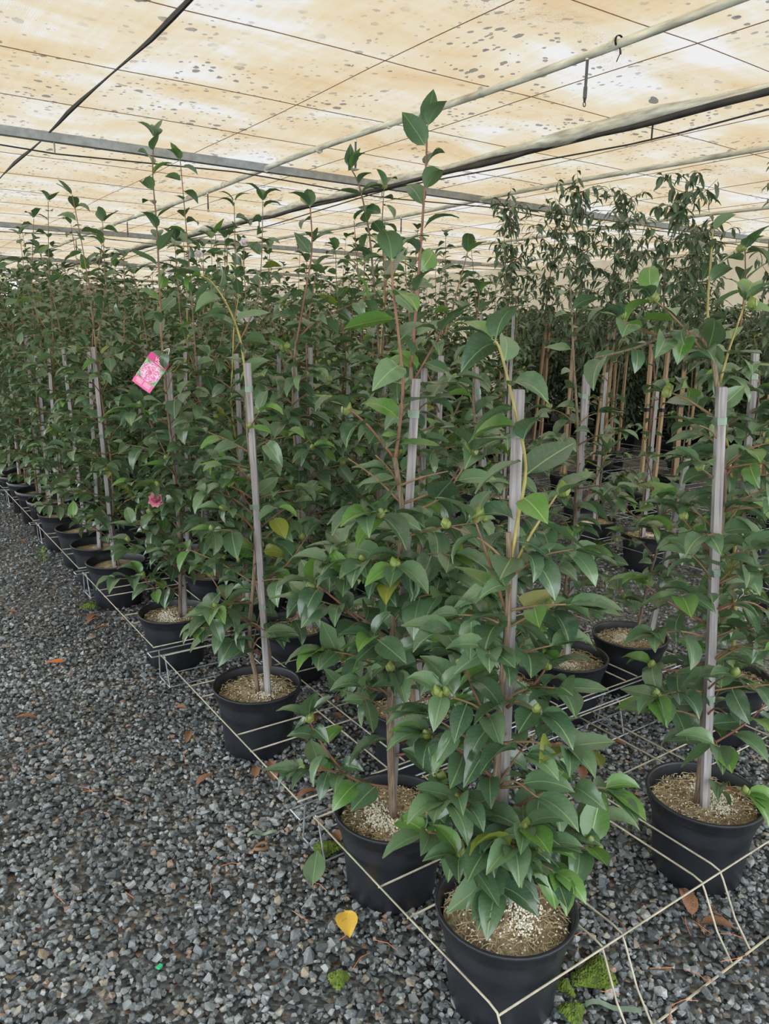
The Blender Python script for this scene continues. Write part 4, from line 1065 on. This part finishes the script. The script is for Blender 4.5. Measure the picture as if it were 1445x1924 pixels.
add_leaf(P5.root, P5.base, atp(314, 662, tb, TO + .02), atp(307, 690, tb, TO + .03) - atp(314, 662, tb, TO + .02), -VN + Vector((0, 0, .3)), .072, 'd', 0, P5.r)

# the tag's strap loops back to the plant's stem
Ti = te.matrix_world.inverted(); q0 = atp(316, 668, tb, TO); q1 = atp(318, 655, tb, .07); q2 = atp(306, 660, tb, .006)
MB().tube([Ti @ p for p in smooth_path([q0, q1, q2], 4)], .0016, 5).build('strap', M['white'], te, smooth=True)

# ------------------------------------------------------------------ gravel
def stone_proto(seed, npts=10):
    r_ = random.Random(seed); bm = bmesh.new()
    for _ in range(npts):
        v = Vector((r_.gauss(0, 1), r_.gauss(0, 1), r_.gauss(0, 1))).normalized(); s = (1, r_.uniform(.65, .9), r_.uniform(.45, .7))
        bm.verts.new((v.x * .5 * s[0], v.y * .5 * s[1], v.z * .5 * s[2]))
    res = bmesh.ops.convex_hull(bm, input=bm.verts); bmesh.ops.delete(bm, geom=[g for g in res['geom_interior'] if isinstance(g, bmesh.types.BMVert)], context='VERTS')
    bmesh.ops.triangulate(bm, faces=bm.faces); bm.verts.index_update()
    V = np.array([v.co[:] for v in bm.verts]); Q = np.array([[v.index for v in f.verts] for f in bm.faces]); bm.free(); return V, Q
SP = [stone_proto(s, 11) for s in range(8)]; SPF = [stone_proto(50 + s, 7) for s in range(5)]
RWn = np.array(RW)
def seen_pts(n, x0, x1, y0, y1, dmin, dmax):
    p = np.c_[nrg.uniform(x0, x1, n), nrg.uniform(y0, y1, n), np.zeros(n)]
    v = (p - np.array([0, 0, CAM_H])) @ RWn; d = -v[:, 2]
    u = W / 2 + F * v[:, 0] / np.maximum(d, .01); w = H / 2 - F * v[:, 1] / np.maximum(d, .01)
    k = (d > dmin) & (d < dmax) & (u > -250) & (u < W + 250) & (w < H + 260)
    return p[k], d[k]
def stones_mesh(pts, size, protos, lift):
    n = len(pts); pick = nrg.integers(0, len(protos), n); Vs, Qs, Rs = [], [], []; off = 0
    for k, (V, Q) in enumerate(protos):
        idx = np.where(pick == k)[0]; m = len(idx)
        if not m: continue
        yaw = nrg.uniform(0, 6.28, m); tl = nrg.normal(0, .35, m); sz = size[idx]
        c, s = np.cos(yaw), np.sin(yaw); ct, st = np.cos(tl), np.sin(tl)
        R3 = np.zeros((m, 3, 3)); R3[:, 0, 0] = c; R3[:, 0, 1] = -s * ct; R3[:, 0, 2] = s * st; R3[:, 1, 0] = s; R3[:, 1, 1] = c * ct; R3[:, 1, 2] = -c * st; R3[:, 2, 1] = st; R3[:, 2, 2] = ct
        P_ = pts[idx].copy(); P_[:, 2] += nrg.uniform(-.25, .35, m) * sz + lift
        vv = np.einsum('mij,vj->mvi', R3, V) * sz[:, None, None] + P_[:, None, :]
        Vs.append(vv.reshape(-1, 3)); Qs.append((Q[None] + len(V) * np.arange(m)[:, None, None]).reshape(-1, 3) + off); Rs.append(np.repeat(nrg.random(m), len(V))); off += m * len(V)
    return np.vstack(Vs), np.vstack(Qs), np.concatenate(Rs)
pa, da = seen_pts(105000, -1.6, 3.4, .1, 4.6, .6, 4.2)
pb, db = seen_pts(85000, -1.6, 7.0, 1.0, 9.5, 4.2, 9.5)
kb = (pb[:, 0] < 1.6) | ((pb[:, 0] > 2.9) & (pb[:, 1] < 6)); pb = pb[kb]
Va, Qa, Ra = stones_mesh(pa, nrg.lognormal(math.log(.0205), .27, len(pa)), SP, 0.0)
Vb, Qb, Rb = stones_mesh(pb, nrg.uniform(.02, .034, len(pb)), SPF, 0.0)
g = link('gravel', mesh_np('gravel', np.vstack([Va, Vb]), np.vstack([Qa, Qb + len(Va)]), M['stones'], False, None, np.concatenate([Ra, Rb])), floor); tag(g, kind='stuff')
STONE = [mesh_np('stone', V, Q, M['stone'], False) for V, Q in SP]
pc, dc = seen_pts(2600, -.6, 2.4, .5, 2.2, .9, 2.6)
for i, p in enumerate(pc[:290]):
    o = link('stone', STONE[i % 8], floor); s = rng.uniform(.03, .042)
    o.location = (p[0], p[1], .007); o.rotation_euler = (rng.gauss(0, .25), rng.gauss(0, .25), rng.uniform(0, 6.28)); o.scale = (s, s, s)

# ------------------------------------------------------------------ things lying on the gravel
def ground_leaf(px, py, L, yaw, mat, label, group=None, tilt=.12, wid=1.0, spec=3, z=.016):
    p = atz(px, py, z)
    V, Q, U = A0[spec]; bend = .25
    me = mesh_np('fallen_leaf', *with_petiole(A0[spec])[:2], M[mat], True, with_petiole(A0[spec])[2])
    o = link('fallen_leaf', me); o.location = p; o.rotation_euler = (rng.uniform(-.2, .2), -tilt, yaw); o.scale = (L, L * wid, L * .8); tag(o, label, 'leaf', group)
ground_leaf(648, 1712, .105, -2.0, 'yellow_leaf', 'bright yellow fallen leaf lying on the gravel beside the pots')
ground_leaf(588, 1660, .115, .95, 'leaf', 'green fallen leaf lying on the gravel by the stand foot', tilt=.25, z=.03)
ground_leaf(122, 1243, .085, 2.9, 'orange_leaf', 'small orange and yellow fallen leaf alone on the gravel')
ground_leaf(1128, 1440, .10, 1.0, 'leaf_olive', 'yellow-green fallen leaf between the rack wires')
lit = [(1300, 1718), (1320, 1735), (1010, 1535), (1065, 1530), (640, 1350), (600, 1345), (618, 1280), (662, 1272), (660, 1320), (820, 1280), (850, 1290), (480, 1460), (600, 1450), (1060, 1400), (1150, 1395),
       (45, 1020), (22, 956), (60, 998), (70, 1000), (115, 1060), (140, 1110), (150, 1090), (185, 1160), (330, 1330), (165, 1165), (350, 1395), (370, 1475), (640, 1580), (650, 1600), (1080, 1540), (1240, 1560), (690, 1300), (560, 1500), (880, 1660), (1095, 1465), (1020, 1410), (630, 1310), (205, 1180), (280, 1255), (10, 1150), (30, 1350), (420, 1395), (515, 1465), (1180, 1545)]
BASES = [Vector((o.location.x, o.location.y)) for o in COL.objects if o.name.startswith('potted_')]
for i, (px, py) in enumerate(lit):
    if any((atz(px, py, .02).xy - q).length < .19 for q in BASES): continue
    ground_leaf(px, py, rng.uniform(.05, .095), rng.uniform(0, 6.28), 'dead_leaf', 'curled brown dead leaf lying on the gravel', 'dead leaves on the gravel', tilt=rng.uniform(0, .5), spec=rng.choice((0, 2, 4)), wid=rng.uniform(.6, 1), z=.022)
def moss(px, py, sx, sy, label, n):
    p = atz(px, py, .008); r_ = np.random.default_rng(int(px)); a = r_.uniform(0, 6.28, n); q = np.sqrt(r_.random(n))
    lob = 1 + .25 * np.sin(3 * a + px)
    c = np.c_[p.x + sx * q * np.cos(a) * lob, p.y + sy * q * np.sin(a) * lob, .012 + .018 * (1 - q ** 2) + r_.uniform(0, .006, n)]
    o = link('moss_patch', octa_cloud('moss_patch', M['moss'], c, r_.uniform(.003, .006, n))); tag(o, label, 'moss', kind='stuff')
moss(1118, 1836, .055, .04, 'bright green moss cushion on the gravel right of the corner pot', 1500)
moss(1076, 1908, .026, .024, 'ragged moss at the foot of the corner pot', 500); moss(1062, 1862, .012, .022, 'moss sliver against the side of the corner pot', 300)
moss(636, 1846, .022, .02, 'tiny round green moss tuft on the open gravel', 350); moss(612, 1600, .045, .03, 'dark moss patch between the stand legs', 600); moss(168, 1142, .04, .035, 'moss patch on gravel along the row of pots', 400)
def strip(px, py, px2, py2, label):
    a, b = atz(px, py, .016), atz(px2, py2, .018); d = b - a; s = Vector((-d.y, d.x, 0)).normalized() * .008; m = MB()
    for k in range(9):
        t = k / 8; c = a.lerp(b, t) + Vector((0, 0, .006 * math.sin(t * 9))) + s * math.sin(t * 5) * .8
        m.v += [tuple(c - s), tuple(c + s)]
    m.f = [(2 * k, 2 * k + 2, 2 * k + 3, 2 * k + 1) for k in range(8)]
    tag(m.build('tape_scrap', M['tape'], smooth=True), label, 'tape')
strip(1100, 1886, 1205, 1898, 'pale green tape scrap on gravel in front of the rack'); strip(465, 1570, 520, 1561, 'pale green tape scrap on the open gravel path')
for i in range(34):
  while True:                                                 # lie on open gravel, never inside a pot
    px, py = rng.choice(((rng.uniform(560, 760), rng.uniform(1620, 1840)), (rng.uniform(1060, 1420), rng.uniform(1720, 1915)), (rng.uniform(20, 500), rng.uniform(1350, 1700))))
    p = atz(px, py, .02)
    if all((p.xy - q).length > .18 for q in BASES): break
  a = rng.uniform(0, 6.28); L = rng.uniform(.03, .09); d = Vector((math.cos(a), math.sin(a), 0))
  tag(MB().tube([p - d * L / 2, p + Vector((0, 0, .004)) + d.cross(Vector((0, 0, 1))) * L * .08, p + d * L / 2], .0009, 4).build('dry_needle', M['orange_leaf']), 'thin rust-brown dry needle on the gravel', 'twig', 'dry needles on the gravel')
# curled bark ring, green plastic chip, little weed
p = atz(491, 1591, .018)
tag(MB().tube([p + Vector((.020 * math.cos(a), .013 * math.sin(a), .003 * math.sin(2 * a))) for a in [k * math.pi / 8 for k in range(16)]], .0055, 6).build('bark_curl', M['twig_brown'], smooth=True), 'oval curl of brown bark on the gravel', 'bark')
p = atz(300, 1816, .022); tag(MB().box(p, (.012, .009, .006), Matrix.Rotation(.5, 3, 'Z')).build('plastic_chip', M['green_plastic']), 'tiny bright green plastic chip on the gravel', 'plastic')
e = bpy.data.objects.new('weed_seedling', None); COL.objects.link(e); e.location = atz(82, 1058, 0); tag(e, 'small bright green weed sprouting through the gravel', 'weed')
for k in range(12):
    a = k * 2.4; o = link('leaf', LEAF1['y'][k % 6], e); o.matrix_basis = Matrix.Translation((.01 * math.cos(a), .01 * math.sin(a), .01 + .008 * k)) @ orient(Vector((math.cos(a), math.sin(a), .5)), Vector((0, 0, 1))).to_4x4() @ Matrix.Diagonal((.045, .045, .045, 1))
MB().tube([(0, 0, 0), (.004, 0, .11)], .002, 5).build('stem', M['twig_green'], e)
